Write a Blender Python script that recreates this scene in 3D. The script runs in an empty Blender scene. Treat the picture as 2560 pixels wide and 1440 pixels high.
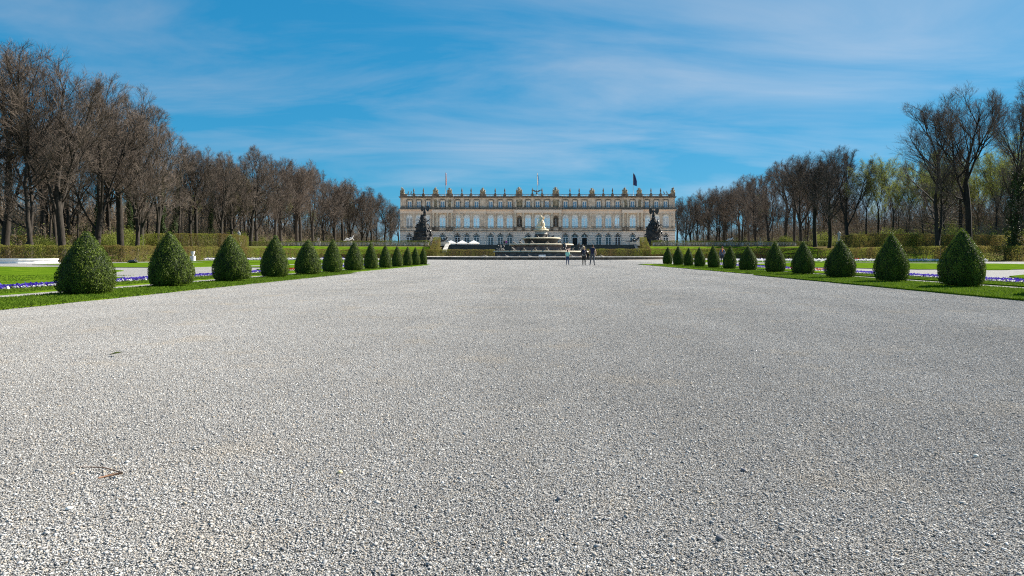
import bpy, bmesh, math, random
import numpy as np
from mathutils import Vector, Matrix

random.seed(7)
RNG = np.random.default_rng(11)
scene = bpy.context.scene
COL = scene.collection
R = math.radians

# ------------------------------------------------------------------ camera
F, CX, CY, EYE = 1706.7, 1346.0, 636.6, 0.95      # focal length (px at 2560), vanishing point, eye height
cam_data = bpy.data.cameras.new('camera')
cam = bpy.data.objects.new('camera', cam_data)
COL.objects.link(cam)
cam.location = (0, 0, EYE)
cam.rotation_euler = (R(90), 0, 0)
cam_data.sensor_width = 36
cam_data.lens = 24
cam_data.shift_x = -(CX - 1280) / 2560
cam_data.shift_y = -(720 - CY) / 2560
cam_data.clip_start = 0.05
cam_data.clip_end = 8000
scene.camera = cam

# ------------------------------------------------------------------ world and sun
SUN_EL, SUN_AZ = R(38), R(61)          # azimuth clockwise from the view axis (+Y) towards +X
world = bpy.data.worlds.new('World')
scene.world = world
world.use_nodes = True
wn, wl = world.node_tree.nodes, world.node_tree.links
wn.clear()
def wnode(t, **kw):
    n = wn.new(t)
    for k, v in kw.items(): setattr(n, k, v)
    return n
sky = wnode('ShaderNodeTexSky', sky_type='NISHITA', sun_disc=False, sun_elevation=SUN_EL, sun_rotation=SUN_AZ,
            altitude=500, air_density=1.0, dust_density=0.2, ozone_density=1.6)
EXPOSURE, SKY = 1.36, 0.10
# the photograph's film response to blue sky: one tone curve per channel, the same in every direction
cs_ = wnode('ShaderNodeSeparateColor'); wl.new(sky.outputs[0], cs_.inputs[0])
ck_ = wnode('ShaderNodeCombineColor')
for ch, (ga, co) in enumerate(((1.15, 0.017), (0.50, 0.174), (0.42, 0.312))):
    pw_ = wnode('ShaderNodeMath', operation='POWER'); pw_.inputs[1].default_value = ga; wl.new(cs_.outputs[ch], pw_.inputs[0])
    mu_ = wnode('ShaderNodeMath', operation='MULTIPLY'); mu_.inputs[1].default_value = co/(SKY*2**EXPOSURE)
    wl.new(pw_.outputs[0], mu_.inputs[0]); wl.new(mu_.outputs[0], ck_.inputs[ch])
# thin cirrus on a flat layer high above, the same all round the sky
tc = wnode('ShaderNodeTexCoord')
sep = wnode('ShaderNodeSeparateXYZ'); wl.new(tc.outputs['Generated'], sep.inputs[0])
zz = wnode('ShaderNodeMath', operation='MAXIMUM'); zz.inputs[1].default_value = 0.0; wl.new(sep.outputs['Z'], zz.inputs[0])
za = wnode('ShaderNodeMath', operation='ADD'); za.inputs[1].default_value = 0.16; wl.new(zz.outputs[0], za.inputs[0])
dx = wnode('ShaderNodeMath', operation='DIVIDE'); wl.new(sep.outputs['X'], dx.inputs[0]); wl.new(za.outputs[0], dx.inputs[1])
dy = wnode('ShaderNodeMath', operation='DIVIDE'); wl.new(sep.outputs['Y'], dy.inputs[0]); wl.new(za.outputs[0], dy.inputs[1])
cmb = wnode('ShaderNodeCombineXYZ'); wl.new(dx.outputs[0], cmb.inputs[0]); wl.new(dy.outputs[0], cmb.inputs[1])
mp = wnode('ShaderNodeMapping'); mp.inputs['Rotation'].default_value = (0, 0, R(151.7)); mp.inputs['Scale'].default_value = (0.5, 1.2, 1)
mp.inputs['Location'].default_value = (12.16, 11.59, 2.78)
wl.new(cmb.outputs[0], mp.inputs[0])
n1 = wnode('ShaderNodeTexNoise'); n1.inputs['Scale'].default_value = 1.6; n1.inputs['Detail'].default_value = 9
n1.inputs['Roughness'].default_value = 0.58; n1.inputs['Distortion'].default_value = 0.5
wl.new(mp.outputs[0], n1.inputs['Vector'])
n2 = wnode('ShaderNodeTexNoise'); n2.inputs['Scale'].default_value = 0.55; n2.inputs['Detail'].default_value = 3
wl.new(cmb.outputs[0], n2.inputs['Vector'])
mul = wnode('ShaderNodeMath', operation='MULTIPLY'); wl.new(n1.outputs[0], mul.inputs[0]); wl.new(n2.outputs[0], mul.inputs[1])
rmp = wnode('ShaderNodeMapRange'); rmp.inputs['From Min'].default_value = 0.19; rmp.inputs['From Max'].default_value = 0.44
rmp.inputs['To Max'].default_value = 0.62
wl.new(mul.outputs[0], rmp.inputs['Value'])
cc = wnode('ShaderNodeMix', data_type='RGBA', blend_type='MULTIPLY'); cc.inputs[0].default_value = 1
sb_ = wnode('ShaderNodeSeparateColor'); wl.new(ck_.outputs[0], sb_.inputs[0])
wl.new(sb_.outputs[2], cc.inputs[6]); cc.inputs[7].default_value = (0.88, 0.98, 1.14, 1)
mix = wnode('ShaderNodeMix', data_type='RGBA'); wl.new(rmp.outputs[0], mix.inputs[0])
wl.new(ck_.outputs[0], mix.inputs[6]); wl.new(cc.outputs[2], mix.inputs[7])
bg = wnode('ShaderNodeBackground'); bg.inputs['Strength'].default_value = SKY
wl.new(mix.outputs[2], bg.inputs['Color'])
wo = wnode('ShaderNodeOutputWorld'); wl.new(bg.outputs[0], wo.inputs[0])

sun_data = bpy.data.lights.new('sun', 'SUN')
sun_data.energy = 5.0
sun_data.angle = R(0.53)
sun_data.color = (1.0, 0.93, 0.82)
sun = bpy.data.objects.new('sun', sun_data)
COL.objects.link(sun)
sdir = Vector((math.sin(SUN_AZ) * math.cos(SUN_EL), math.cos(SUN_AZ) * math.cos(SUN_EL), math.sin(SUN_EL)))
sun.rotation_euler = (-sdir).to_track_quat('-Z', 'Y').to_euler()
sun.location = sdir * 300

vs = scene.view_settings
vs.view_transform = 'Standard'; vs.look = 'None'; vs.gamma = 1; vs.use_curve_mapping = False
vs.exposure = EXPOSURE

scene.cycles.use_denoising = False
scene.cycles.filter_width = 1.15
scene.cycles.use_adaptive_sampling = False

# ------------------------------------------------------------------ helpers
def P(px, py, d):
    """the place at depth d that the photograph shows at a pixel of its 2560 x 1440 frame"""
    return Vector(((px - CX) / F * d, d, EYE + (CY - py) / F * d))
def X(px, d): return (px - CX) / F * d
def Z(py, d): return EYE + (CY - py) / F * d

def tag(o, label=None, cat=None, group=None, kind=None):
    if label: o['label'] = label
    if cat: o['category'] = cat
    if group: o['group'] = group
    if kind: o['kind'] = kind
    return o
def link(name, mesh, parent=None):
    o = bpy.data.objects.new(name, mesh)
    COL.objects.link(o)
    if parent: o.parent = parent
    return o
def thing(name, loc=(0, 0, 0), rz=0, label=None, cat=None, group=None):
    o = bpy.data.objects.new(name, None)
    COL.objects.link(o)
    o.empty_display_size = 0.2
    o.location = loc; o.rotation_euler = (0, 0, rz)
    return tag(o, label, cat, group)

class MB:
    """collects shapes and links them as one mesh object"""
    def __init__(self): self.v, self.f, self.m, self.sm = [], [], [], []
    def add(self, vs_, fs_, mat=0, smooth=False):
        b = len(self.v)
        self.v += [tuple(p) for p in vs_]
        for f in fs_:
            self.f.append([b + i for i in f]); self.m.append(mat); self.sm.append(smooth)
        return self
    def box(self, x0, x1, y0, y1, z0, z1, mat=0):
        return self.add([(x0,y0,z0),(x1,y0,z0),(x1,y1,z0),(x0,y1,z0),(x0,y0,z1),(x1,y0,z1),(x1,y1,z1),(x0,y1,z1)],
                        [(0,3,2,1),(4,5,6,7),(0,1,5,4),(1,2,6,5),(2,3,7,6),(3,0,4,7)], mat)
    def lathe(self, prof, c=(0,0,0), seg=12, mat=0, smooth=True, sx=1, sy=1, cap=True):
        vs_, fs_ = [], []
        for r, z in prof:
            for k in range(seg):
                a = 2*math.pi*k/seg
                vs_.append((c[0]+r*sx*math.cos(a), c[1]+r*sy*math.sin(a), c[2]+z))
        n = len(prof)
        for i in range(n-1):
            for k in range(seg):
                k2 = (k+1) % seg
                fs_.append((i*seg+k, i*seg+k2, (i+1)*seg+k2, (i+1)*seg+k))
        if cap:
            fs_.append(tuple(reversed(range(seg)))); fs_.append(tuple((n-1)*seg+k for k in range(seg)))
        return self.add(vs_, fs_, mat, smooth)
    def tube(self, pts, rad, seg=6, mat=0, smooth=True):
        pts = [Vector(p) for p in pts]
        if not hasattr(rad, '__len__'): rad = [rad]*len(pts)
        vs_, fs_ = [], []
        n = len(pts)
        for i, p in enumerate(pts):
            t = (pts[min(i+1, n-1)] - pts[max(i-1, 0)]).normalized()
            a = Vector((0,0,1)) if abs(t.z) < 0.9 else Vector((1,0,0))
            u = t.cross(a).normalized(); w = t.cross(u)
            for k in range(seg):
                th = 2*math.pi*k/seg
                vs_.append(p + (u*math.cos(th) + w*math.sin(th))*rad[i])
        for i in range(n-1):
            for k in range(seg):
                k2 = (k+1) % seg
                fs_.append((i*seg+k, i*seg+k2, (i+1)*seg+k2, (i+1)*seg+k))
        fs_.append(tuple(range(seg))); fs_.append(tuple((n-1)*seg+k for k in reversed(range(seg))))
        return self.add(vs_, fs_, mat, smooth)
    def ball(self, c, r, seg=8, rings=5, mat=0, rot=None, jit=0):
        if not hasattr(r, '__len__'): r = (r, r, r)
        vs_, fs_ = [], []
        rnd = random.Random(int(sum(abs(q) for q in c)*1000) % 99991)
        vs_.append(Vector((0,0,-1)))
        for i in range(1, rings):
            ph = math.pi*i/rings
            for k in range(seg):
                th = 2*math.pi*k/seg
                vs_.append(Vector((math.sin(ph)*math.cos(th), math.sin(ph)*math.sin(th), -math.cos(ph))))
        vs_.append(Vector((0,0,1)))
        for k in range(seg): fs_.append((0, 1+(k+1) % seg, 1+k))
        for i in range(rings-2):
            for k in range(seg):
                k2 = (k+1) % seg
                fs_.append((1+i*seg+k, 1+i*seg+k2, 1+(i+1)*seg+k2, 1+(i+1)*seg+k))
        L = len(vs_)-1; b = 1+(rings-2)*seg
        for k in range(seg): fs_.append((L, b+k, b+(k+1) % seg))
        out = []
        for p in vs_:
            q = Vector((p.x*r[0], p.y*r[1], p.z*r[2])) * (1 + jit*(rnd.random()-0.5))
            if rot: q = rot @ q
            out.append(q + Vector(c))
        return self.add(out, fs_, mat, True)
    def mesh(self, name, mats):
        me = bpy.data.meshes.new(name)
        me.from_pydata(self.v, [], self.f)
        if not isinstance(mats, (list, tuple)): mats = [mats]
        for m in mats: me.materials.append(m)
        me.polygons.foreach_set('material_index', self.m)
        me.polygons.foreach_set('use_smooth', self.sm)
        me.update()
        return me
    def build(self, name, mats, parent=None): return link(name, self.mesh(name, mats), parent)

def np_mesh(name, V, Fc, mats, smooth=False, attrs=None, midx=None):
    """mesh from arrays: V (n,3), Fc (m,k)"""
    V = np.asarray(V, np.float32).reshape(-1, 3); Fc = np.asarray(Fc, np.int32)
    me = bpy.data.meshes.new(name)
    me.vertices.add(len(V)); me.vertices.foreach_set('co', V.ravel())
    k = Fc.shape[1]
    me.loops.add(Fc.size); me.loops.foreach_set('vertex_index', Fc.ravel())
    me.polygons.add(len(Fc)); me.polygons.foreach_set('loop_start', np.arange(0, Fc.size, k, dtype=np.int32))
    if not isinstance(mats, (list, tuple)): mats = [mats]
    for m in mats: me.materials.append(m)
    me.polygons.foreach_set('use_smooth', np.full(len(Fc), smooth, bool))
    if midx is not None: me.polygons.foreach_set('material_index', np.asarray(midx, np.int32))
    for an, av in (attrs or {}).items():
        a = me.attributes.new(an, 'FLOAT', 'POINT'); a.data.foreach_set('value', np.asarray(av, np.float32))
    me.update(calc_edges=True)
    return me

# ------------------------------------------------------------------ materials
def lin(c): return tuple(c) + (1.0,)
def material(name, c1, c2=None, scale=3.0, rough=0.8, bump=0.0, bscale=None, detail=5, vstretch=1.0, spec=0.3, attr=None,
             c3=None, trans=0.0, objvar=0.0, metallic=0.0, lo=0.35, hi=0.65, space='Object'):
    m = bpy.data.materials.new(name); m.use_nodes = True
    nt = m.node_tree; N, L = nt.nodes, nt.links
    b = N['Principled BSDF']
    b.inputs['Roughness'].default_value = rough
    b.inputs['Specular IOR Level'].default_value = spec
    b.inputs['Metallic'].default_value = metallic
    c2 = c2 or c1
    t = N.new('ShaderNodeTexCoord')
    mpn = N.new('ShaderNodeMapping'); mpn.inputs['Scale'].default_value = (1, 1, vstretch)
    if space == 'World':
        g = N.new('ShaderNodeNewGeometry'); L.new(g.outputs['Position'], mpn.inputs[0])
    else: L.new(t.outputs[space], mpn.inputs[0])
    no = N.new('ShaderNodeTexNoise'); no.inputs['Scale'].default_value = scale; no.inputs['Detail'].default_value = detail
    L.new(mpn.outputs[0], no.inputs['Vector'])
    r = N.new('ShaderNodeMapRange'); r.inputs['From Min'].default_value = lo; r.inputs['From Max'].default_value = hi
    L.new(no.outputs[0], r.inputs['Value'])
    fac = r.outputs[0]
    if attr:
        a = N.new('ShaderNodeAttribute'); a.attribute_name = attr
        ad = N.new('ShaderNodeMath'); ad.operation = 'MULTIPLY_ADD'; ad.use_clamp = True
        ad.inputs[1].default_value = 0.5; L.new(fac, ad.inputs[0])
        hm = N.new('ShaderNodeMath'); hm.operation = 'MULTIPLY'; hm.inputs[1].default_value = 0.5
        L.new(a.outputs['Fac'], hm.inputs[0]); L.new(hm.outputs[0], ad.inputs[2]); fac = ad.outputs[0]
    cr = N.new('ShaderNodeValToRGB')
    cr.color_ramp.elements[0].color = lin(c1); cr.color_ramp.elements[1].color = lin(c2)
    if c3:
        e = cr.color_ramp.elements.new(0.5); e.color = lin(c3)
    L.new(fac, cr.inputs[0])
    colr = cr.outputs[0]
    if objvar:
        oi = N.new('ShaderNodeObjectInfo')
        mr = N.new('ShaderNodeMapRange'); mr.inputs['To Min'].default_value = 1-objvar; mr.inputs['To Max'].default_value = 1+objvar
        L.new(oi.outputs['Random'], mr.inputs['Value'])
        h = N.new('ShaderNodeHueSaturation'); L.new(mr.outputs[0], h.inputs['Value']); L.new(colr, h.inputs['Color']); colr = h.outputs[0]
    L.new(colr, b.inputs['Base Color'])
    if bump:
        nb = N.new('ShaderNodeTexNoise'); nb.inputs['Scale'].default_value = bscale or scale*4; nb.inputs['Detail'].default_value = 4
        L.new(mpn.outputs[0], nb.inputs['Vector'])
        bp = N.new('ShaderNodeBump'); bp.inputs['Strength'].default_value = bump; bp.inputs['Distance'].default_value = 0.05
        L.new(nb.outputs[0], bp.inputs['Height']); L.new(bp.outputs[0], b.inputs['Normal'])
    if trans:
        tr = N.new('ShaderNodeBsdfTranslucent'); L.new(colr, tr.inputs[0])
        mx = N.new('ShaderNodeMixShader'); mx.inputs[0].default_value = trans
        L.new(b.outputs[0], mx.inputs[1]); L.new(tr.outputs[0], mx.inputs[2])
        L.new(mx.outputs[0], N['Material Output'].inputs[0])
    return m

M = {}
M['bark']     = material('bark', (0.020,0.0165,0.0135), (0.050,0.041,0.033), scale=6, rough=0.95, bump=0.6, bscale=14, vstretch=0.25, objvar=0.2)
M['twig']     = material('twig', (0.098,0.076,0.062), (0.185,0.144,0.116), scale=0.6, rough=0.9, objvar=0.22)
M['sapling']  = material('sapling_twig', (0.15,0.115,0.08), (0.27,0.21,0.15), scale=0.3, rough=0.9, space='World')
M['spring']   = material('spring_leaf', (0.13,0.17,0.022), (0.25,0.275,0.05), scale=0.8, rough=0.7, trans=0.45, attr='tint', objvar=0.2)
M['ivy']      = material('ivy_leaf', (0.018,0.035,0.010), (0.060,0.090,0.025), scale=1.5, rough=0.65, attr='tint', spec=0.15)
M['box']      = material('box_leaf', (0.024,0.050,0.005), (0.15,0.205,0.025), scale=4, rough=0.5, attr='tint', spec=0.14, trans=0.24, objvar=0.12)
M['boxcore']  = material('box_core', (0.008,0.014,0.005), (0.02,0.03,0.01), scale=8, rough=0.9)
M['hedge']    = material('hedge_leaf', (0.165,0.098,0.045), (0.20,0.235,0.035), scale=0.28, rough=0.8, spec=0.1, attr='tint', trans=0.5, c3=(0.165,0.145,0.04), space='World', detail=3)
M['hedgecore']= material('hedge_core', (0.12,0.09,0.05), (0.18,0.15,0.08), scale=0.5, rough=0.95, bump=0.8, bscale=9, vstretch=0.35, space='World')
M['dhedge']   = material('box_hedge_leaf', (0.045,0.065,0.012), (0.14,0.17,0.03), scale=0.6, rough=0.7, spec=0.15, attr='tint', trans=0.25, space='World')
M['grass']    = material('grass', (0.046,0.100,0.006), (0.110,0.172,0.012), scale=1.1, rough=0.95, spec=0.0, bump=0.5, bscale=60, detail=8, c3=(0.072,0.130,0.008), space='World')
M['blade']    = material('grass_blade', (0.050,0.102,0.007), (0.128,0.200,0.016), scale=2, rough=0.8, spec=0.1, attr='tint', trans=0.35, space='World')
M['litter']   = material('woodland_floor', (0.12,0.09,0.05), (0.11,0.14,0.03), scale=0.12, spec=0.0, rough=0.95, bump=0.5, bscale=4, detail=8, c3=(0.085,0.075,0.03), space='World')
M['brush']    = material('brush_leaf', (0.19,0.16,0.075), (0.22,0.31,0.055), scale=0.05, rough=0.8, attr='tint', trans=0.3, c3=(0.19,0.20,0.06), space='World', detail=2)
M['stone']    = material('facade_stone', (0.49,0.385,0.295), (0.73,0.60,0.475), scale=0.8, rough=0.9, bump=0.25, bscale=6, detail=8, space='World')
M['plaster']  = material('pale_entablature', (0.70,0.545,0.43), (0.80,0.64,0.51), scale=0.35, rough=0.9, detail=7, space='World')
M['white']    = material('white_paint', (0.74,0.75,0.75), (0.82,0.82,0.81), scale=5, rough=0.5)
M['curtain']  = material('curtained_glass', (0.70,0.76,0.80), (0.82,0.86,0.88), scale=1.3, rough=0.06, vstretch=0.2, spec=0.8, metallic=0.45, objvar=0.2)
M['fan']      = material('shell_lunette', (0.76,0.76,0.75), (0.84,0.84,0.83), scale=4, rough=0.8, bump=0.3)
M['darkglass']= material('dark_glass', (0.012,0.018,0.025), (0.03,0.045,0.06), scale=1.5, rough=0.05, spec=0.8)
M['attglass'] = material('attic_glass', (0.16,0.21,0.27), (0.28,0.34,0.40), scale=1.5, rough=0.05, spec=0.8, metallic=0.4)
M['crust']    = material('weathered_and_shade_stone', (0.075,0.062,0.05), (0.22,0.175,0.135), scale=1.2, rough=0.95, bump=0.3, detail=8, space='World')  # on the pool's kerb face its darkness stands in for shade
M['trophy']   = material('trophy_stone', (0.16,0.125,0.08), (0.46,0.37,0.25), scale=1.6, rough=0.9, bump=0.5, bscale=8, space='World')
M['statue']   = material('statue_stone', (0.50,0.43,0.34), (0.66,0.58,0.47), scale=2.5, rough=0.85)
M['void']     = material('dark_interior', (0.01,0.01,0.01), (0.02,0.02,0.02))
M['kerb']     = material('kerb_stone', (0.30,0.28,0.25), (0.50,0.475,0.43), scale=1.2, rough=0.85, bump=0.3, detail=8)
M['rim']      = material('fountain_rim', (0.50,0.43,0.30), (0.68,0.60,0.44), scale=1.5, rough=0.6, detail=7)
M['marble']   = material('red_grey_marble', (0.115,0.085,0.078), (0.27,0.205,0.185), scale=1.1, rough=0.6, detail=9)
M['wet_shade_stone'] = material('dark_wet_and_shade_stone', (0.045,0.041,0.037), (0.12,0.105,0.086), scale=1.6, rough=0.5, detail=8)  # wet basin stone; on the stairs its darkness stands in for shade
M['gilt']     = material('cream_marble', (0.78,0.60,0.38), (0.87,0.73,0.52), scale=3, rough=0.5)
M['bronze']   = material('dark_bronze', (0.018,0.019,0.021), (0.055,0.052,0.05), scale=2.2, rough=0.38, spec=0.6, bump=0.4, bscale=7)
M['rock']     = material('dark_tufa', (0.016,0.016,0.017), (0.060,0.056,0.052), scale=1.3, rough=0.8, bump=1.0, bscale=5, detail=8)
M['lead']     = material('grey_lead', (0.09,0.087,0.083), (0.28,0.265,0.245), scale=3.5, rough=0.5)
M['pale']     = material('white_marble', (0.52,0.52,0.53), (0.72,0.72,0.72), scale=3, rough=0.6)
M['canvas']   = material('white_canvas', (0.78,0.78,0.76), (0.84,0.84,0.82), scale=3, rough=0.8, trans=0.2)
M['metal']    = material('grey_metal', (0.25,0.25,0.26), rough=0.4)
M['water']    = material('pool_water', (0.02,0.03,0.03), (0.03,0.045,0.04), scale=2, rough=0.06, bump=0.15, bscale=3, spec=0.6)
M['pansy']    = material('violet_pansy', (0.06,0.035,0.34), (0.13,0.08,0.52), scale=4, attr='tint', rough=0.8, trans=0.25)
M['pansyw']   = material('white_pansy', (0.66,0.66,0.70), (0.80,0.80,0.80), scale=4, attr='tint', rough=0.8, trans=0.25)
M['pansyr']   = material('red_flower', (0.40,0.035,0.02), (0.55,0.09,0.03), scale=4, attr='tint', rough=0.8, trans=0.25)
M['skin']     = material('skin', (0.52,0.32,0.23), (0.58,0.37,0.27), rough=0.55)

def rusticated():
    m = material('rusticated_ashlar', (0.72,0.61,0.52), (0.82,0.71,0.62), scale=0.25, rough=0.9, detail=8, space='World')
    N, L = m.node_tree.nodes, m.node_tree.links
    b = N['Principled BSDF']
    g = N.new('ShaderNodeNewGeometry'); s = N.new('ShaderNodeSeparateXYZ'); L.new(g.outputs['Position'], s.inputs[0])
    d = N.new('ShaderNodeMath'); d.operation = 'DIVIDE'; d.inputs[1].default_value = 0.62; L.new(s.outputs['Z'], d.inputs[0])
    fr = N.new('ShaderNodeMath'); fr.operation = 'FRACT'; L.new(d.outputs[0], fr.inputs[0])
    lt = N.new('ShaderNodeMath'); lt.operation = 'LESS_THAN'; lt.inputs[1].default_value = 0.13; L.new(fr.outputs[0], lt.inputs[0])
    iv = N.new('ShaderNodeMath'); iv.operation = 'SUBTRACT'; iv.inputs[0].default_value = 1; L.new(lt.outputs[0], iv.inputs[1])
    bp = N.new('ShaderNodeBump'); bp.inputs['Distance'].default_value = 0.12; bp.inputs['Strength'].default_value = 1
    L.new(iv.outputs[0], bp.inputs['Height']); L.new(bp.outputs[0], b.inputs['Normal'])
    old = b.inputs['Base Color'].links[0].from_socket
    mx = N.new('ShaderNodeMix'); mx.data_type = 'RGBA'
    ml = N.new('ShaderNodeMath'); ml.operation = 'MULTIPLY'; ml.inputs[1].default_value = 0.28; L.new(lt.outputs[0], ml.inputs[0])
    L.new(ml.outputs[0], mx.inputs[0]); L.new(old, mx.inputs[6]); mx.inputs[7].default_value = (0.17,0.14,0.11,1)
    L.new(mx.outputs[2], b.inputs['Base Color'])
    return m
M['ashlar'] = rusticated()

def gravel_ground():
    m = bpy.data.materials.new('gravel_bed'); m.use_nodes = True
    N, L = m.node_tree.nodes, m.node_tree.links
    b = N['Principled BSDF']; b.inputs['Roughness'].default_value = 0.95; b.inputs['Specular IOR Level'].default_value = 0.1
    g = N.new('ShaderNodeNewGeometry')
    v = N.new('ShaderNodeTexVoronoi'); v.inputs['Scale'].default_value = 95; L.new(g.outputs['Position'], v.inputs['Vector'])
    bwn = N.new('ShaderNodeRGBToBW'); L.new(v.outputs['Color'], bwn.inputs[0])
    cr = N.new('ShaderNodeValToRGB'); cr.color_ramp.elements[0].color = (0.11,0.108,0.102,1); cr.color_ramp.elements[1].color = (0.35,0.343,0.33,1)
    cr.color_ramp.elements[0].position = 0.2; cr.color_ramp.elements[1].position = 0.8
    L.new(bwn.outputs[0], cr.inputs[0])
    n = N.new('ShaderNodeTexNoise'); n.inputs['Scale'].default_value = 0.5; n.inputs['Detail'].default_value = 6; L.new(g.outputs['Position'], n.inputs['Vector'])
    mr = N.new('ShaderNodeMapRange'); mr.inputs['To Min'].default_value = 0.8; mr.inputs['To Max'].default_value = 1.2; L.new(n.outputs[0], mr.inputs['Value'])
    h = N.new('ShaderNodeHueSaturation'); L.new(cr.outputs[0], h.inputs['Color']); L.new(mr.outputs[0], h.inputs['Value'])
    L.new(h.outputs[0], b.inputs['Base Color'])
    bp = N.new('ShaderNodeBump'); bp.inputs['Strength'].default_value = 0.7; bp.inputs['Distance'].default_value = 0.006; bp.invert = True
    L.new(v.outputs['Distance'], bp.inputs['Height']); L.new(bp.outputs[0], b.inputs['Normal'])
    return m
M['gravel'] = gravel_ground()

def pebble_mat():
    m = bpy.data.materials.new('pebbles'); m.use_nodes = True
    N, L = m.node_tree.nodes, m.node_tree.links
    b = N['Principled BSDF']; b.inputs['Roughness'].default_value = 0.9; b.inputs['Specular IOR Level'].default_value = 0.08
    a = N.new('ShaderNodeAttribute'); a.attribute_name = 'tint'
    cr = N.new('ShaderNodeValToRGB'); e = cr.color_ramp.elements
    e[0].position = 0; e[0].color = (0.08,0.078,0.075,1); e[1].position = 1; e[1].color = (0.64,0.64,0.62,1)
    for p, c in ((0.12,(0.22,0.225,0.235)), (0.30,(0.38,0.385,0.39)), (0.45,(0.50,0.49,0.475)), (0.52,(0.55,0.47,0.37)), (0.58,(0.47,0.475,0.48)), (0.72,(0.60,0.59,0.57)), (0.88,(0.72,0.71,0.68))):
        q = e.new(p); q.color = lin((c[0]*0.625, c[1]*0.617, c[2]*0.612))
    L.new(a.outputs['Fac'], cr.inputs[0])
    g = N.new('ShaderNodeNewGeometry')
    n = N.new('ShaderNodeTexNoise'); n.inputs['Scale'].default_value = 0.45; n.inputs['Detail'].default_value = 7; n.inputs['Roughness'].default_value = 0.6
    L.new(g.outputs['Position'], n.inputs['Vector'])
    mr = N.new('ShaderNodeMapRange'); mr.inputs['From Min'].default_value = 0.3; mr.inputs['From Max'].default_value = 0.7
    mr.inputs['To Min'].default_value = 0.90; mr.inputs['To Max'].default_value = 1.10; L.new(n.outputs[0], mr.inputs['Value'])
    n3 = N.new('ShaderNodeTexNoise'); n3.inputs['Scale'].default_value = 260; n3.inputs['Detail'].default_value = 2; L.new(g.outputs['Position'], n3.inputs['Vector'])
    m3 = N.new('ShaderNodeMapRange'); m3.inputs['To Min'].default_value = 0.85; m3.inputs['To Max'].default_value = 1.15; L.new(n3.outputs[0], m3.inputs['Value'])
    mpl = N.new('ShaderNodeMapping'); mpl.inputs['Scale'].default_value = (0.55, 0.06, 1); mpl.inputs['Rotation'].default_value = (0, 0, R(9)); L.new(g.outputs['Position'], mpl.inputs[0])
    n5 = N.new('ShaderNodeTexNoise'); n5.inputs['Scale'].default_value = 1.0; n5.inputs['Detail'].default_value = 5; n5.inputs['Distortion'].default_value = 0.6; L.new(mpl.outputs[0], n5.inputs['Vector'])
    m5 = N.new('ShaderNodeMapRange'); m5.inputs['From Min'].default_value = 0.3; m5.inputs['From Max'].default_value = 0.7; m5.inputs['To Min'].default_value = 0.91; m5.inputs['To Max'].default_value = 1.09; L.new(n5.outputs[0], m5.inputs['Value'])
    m6 = N.new('ShaderNodeMath'); m6.operation = 'MULTIPLY'; L.new(m5.outputs[0], m6.inputs[0]); L.new(m3.outputs[0], m6.inputs[1])
    mm = N.new('ShaderNodeMath'); mm.operation = 'MULTIPLY'; L.new(mr.outputs[0], mm.inputs[0]); L.new(m6.outputs[0], mm.inputs[1])
    h = N.new('ShaderNodeHueSaturation'); L.new(cr.outputs[0], h.inputs['Color']); L.new(mm.outputs[0], h.inputs['Value'])
    n4 = N.new('ShaderNodeTexNoise'); n4.inputs['Scale'].default_value = 1.1; n4.inputs['Detail'].default_value = 5; L.new(g.outputs['Position'], n4.inputs['Vector'])
    m4 = N.new('ShaderNodeMapRange'); m4.inputs['From Min'].default_value = 0.56; m4.inputs['From Max'].default_value = 0.72; m4.inputs['To Max'].default_value = 0.45; L.new(n4.outputs[0], m4.inputs['Value'])
    mx = N.new('ShaderNodeMix'); mx.data_type = 'RGBA'; L.new(m4.outputs[0], mx.inputs[0]); L.new(h.outputs[0], mx.inputs[6]); mx.inputs[7].default_value = (0.40,0.345,0.275,1)
    L.new(mx.outputs[2], b.inputs['Base Color'])
    return m
M['pebble'] = pebble_mat()

# ------------------------------------------------------------------ terrain
STAIR_Y0, STAIR_Y1, TERR = 181.5, 193.0, 3.75
def smooth(a, b, t):
    t = np.clip((np.asarray(t, float) - a) / (b - a), 0, 1); return t*t*(3-2*t)
def ground_z(x, y):
    x = np.asarray(x, float); y = np.asarray(y, float)
    cen = np.where(y < 181, 0, np.where(y < 193, 1.0 + (y-181)/12*2.4, 3.4))
    stairs = np.where(y < 181, 0, np.where(y < 193.2, (y-181)/12.2*3.2, 3.4))
    cen = np.where(np.abs(x) < 28, stairs, cen)
    side = smooth(84, 192, y) * 3.4
    w = smooth(68, 86, np.abs(x))
    z = cen*(1-w) + side*w
    return z - 0.02
xs = np.concatenate([[-4000,-1500,-600,-300], np.arange(-200,-30,6), np.arange(-30,31,2.5), np.arange(36,201,6), [300,600,1500,4000]])
ys = np.concatenate([[-3000,-800,-200,-40], np.arange(-10,175,8), np.arange(178,197,1.25), np.arange(200,320,12), [360,420,520,800,1600,5000]])
gx, gy = np.meshgrid(xs, ys)
gz = ground_z(gx, gy)
nx, ny = len(xs), len(ys)
idx = np.arange(nx*ny).reshape(ny, nx)
quads = np.stack([idx[:-1,:-1], idx[:-1,1:], idx[1:,1:], idx[1:,:-1]], -1).reshape(-1, 4)
ground = link('ground', np_mesh('ground', np.stack([gx, gy, gz], -1), quads, M['litter'], smooth=True))
tag(ground, kind='structure')

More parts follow.
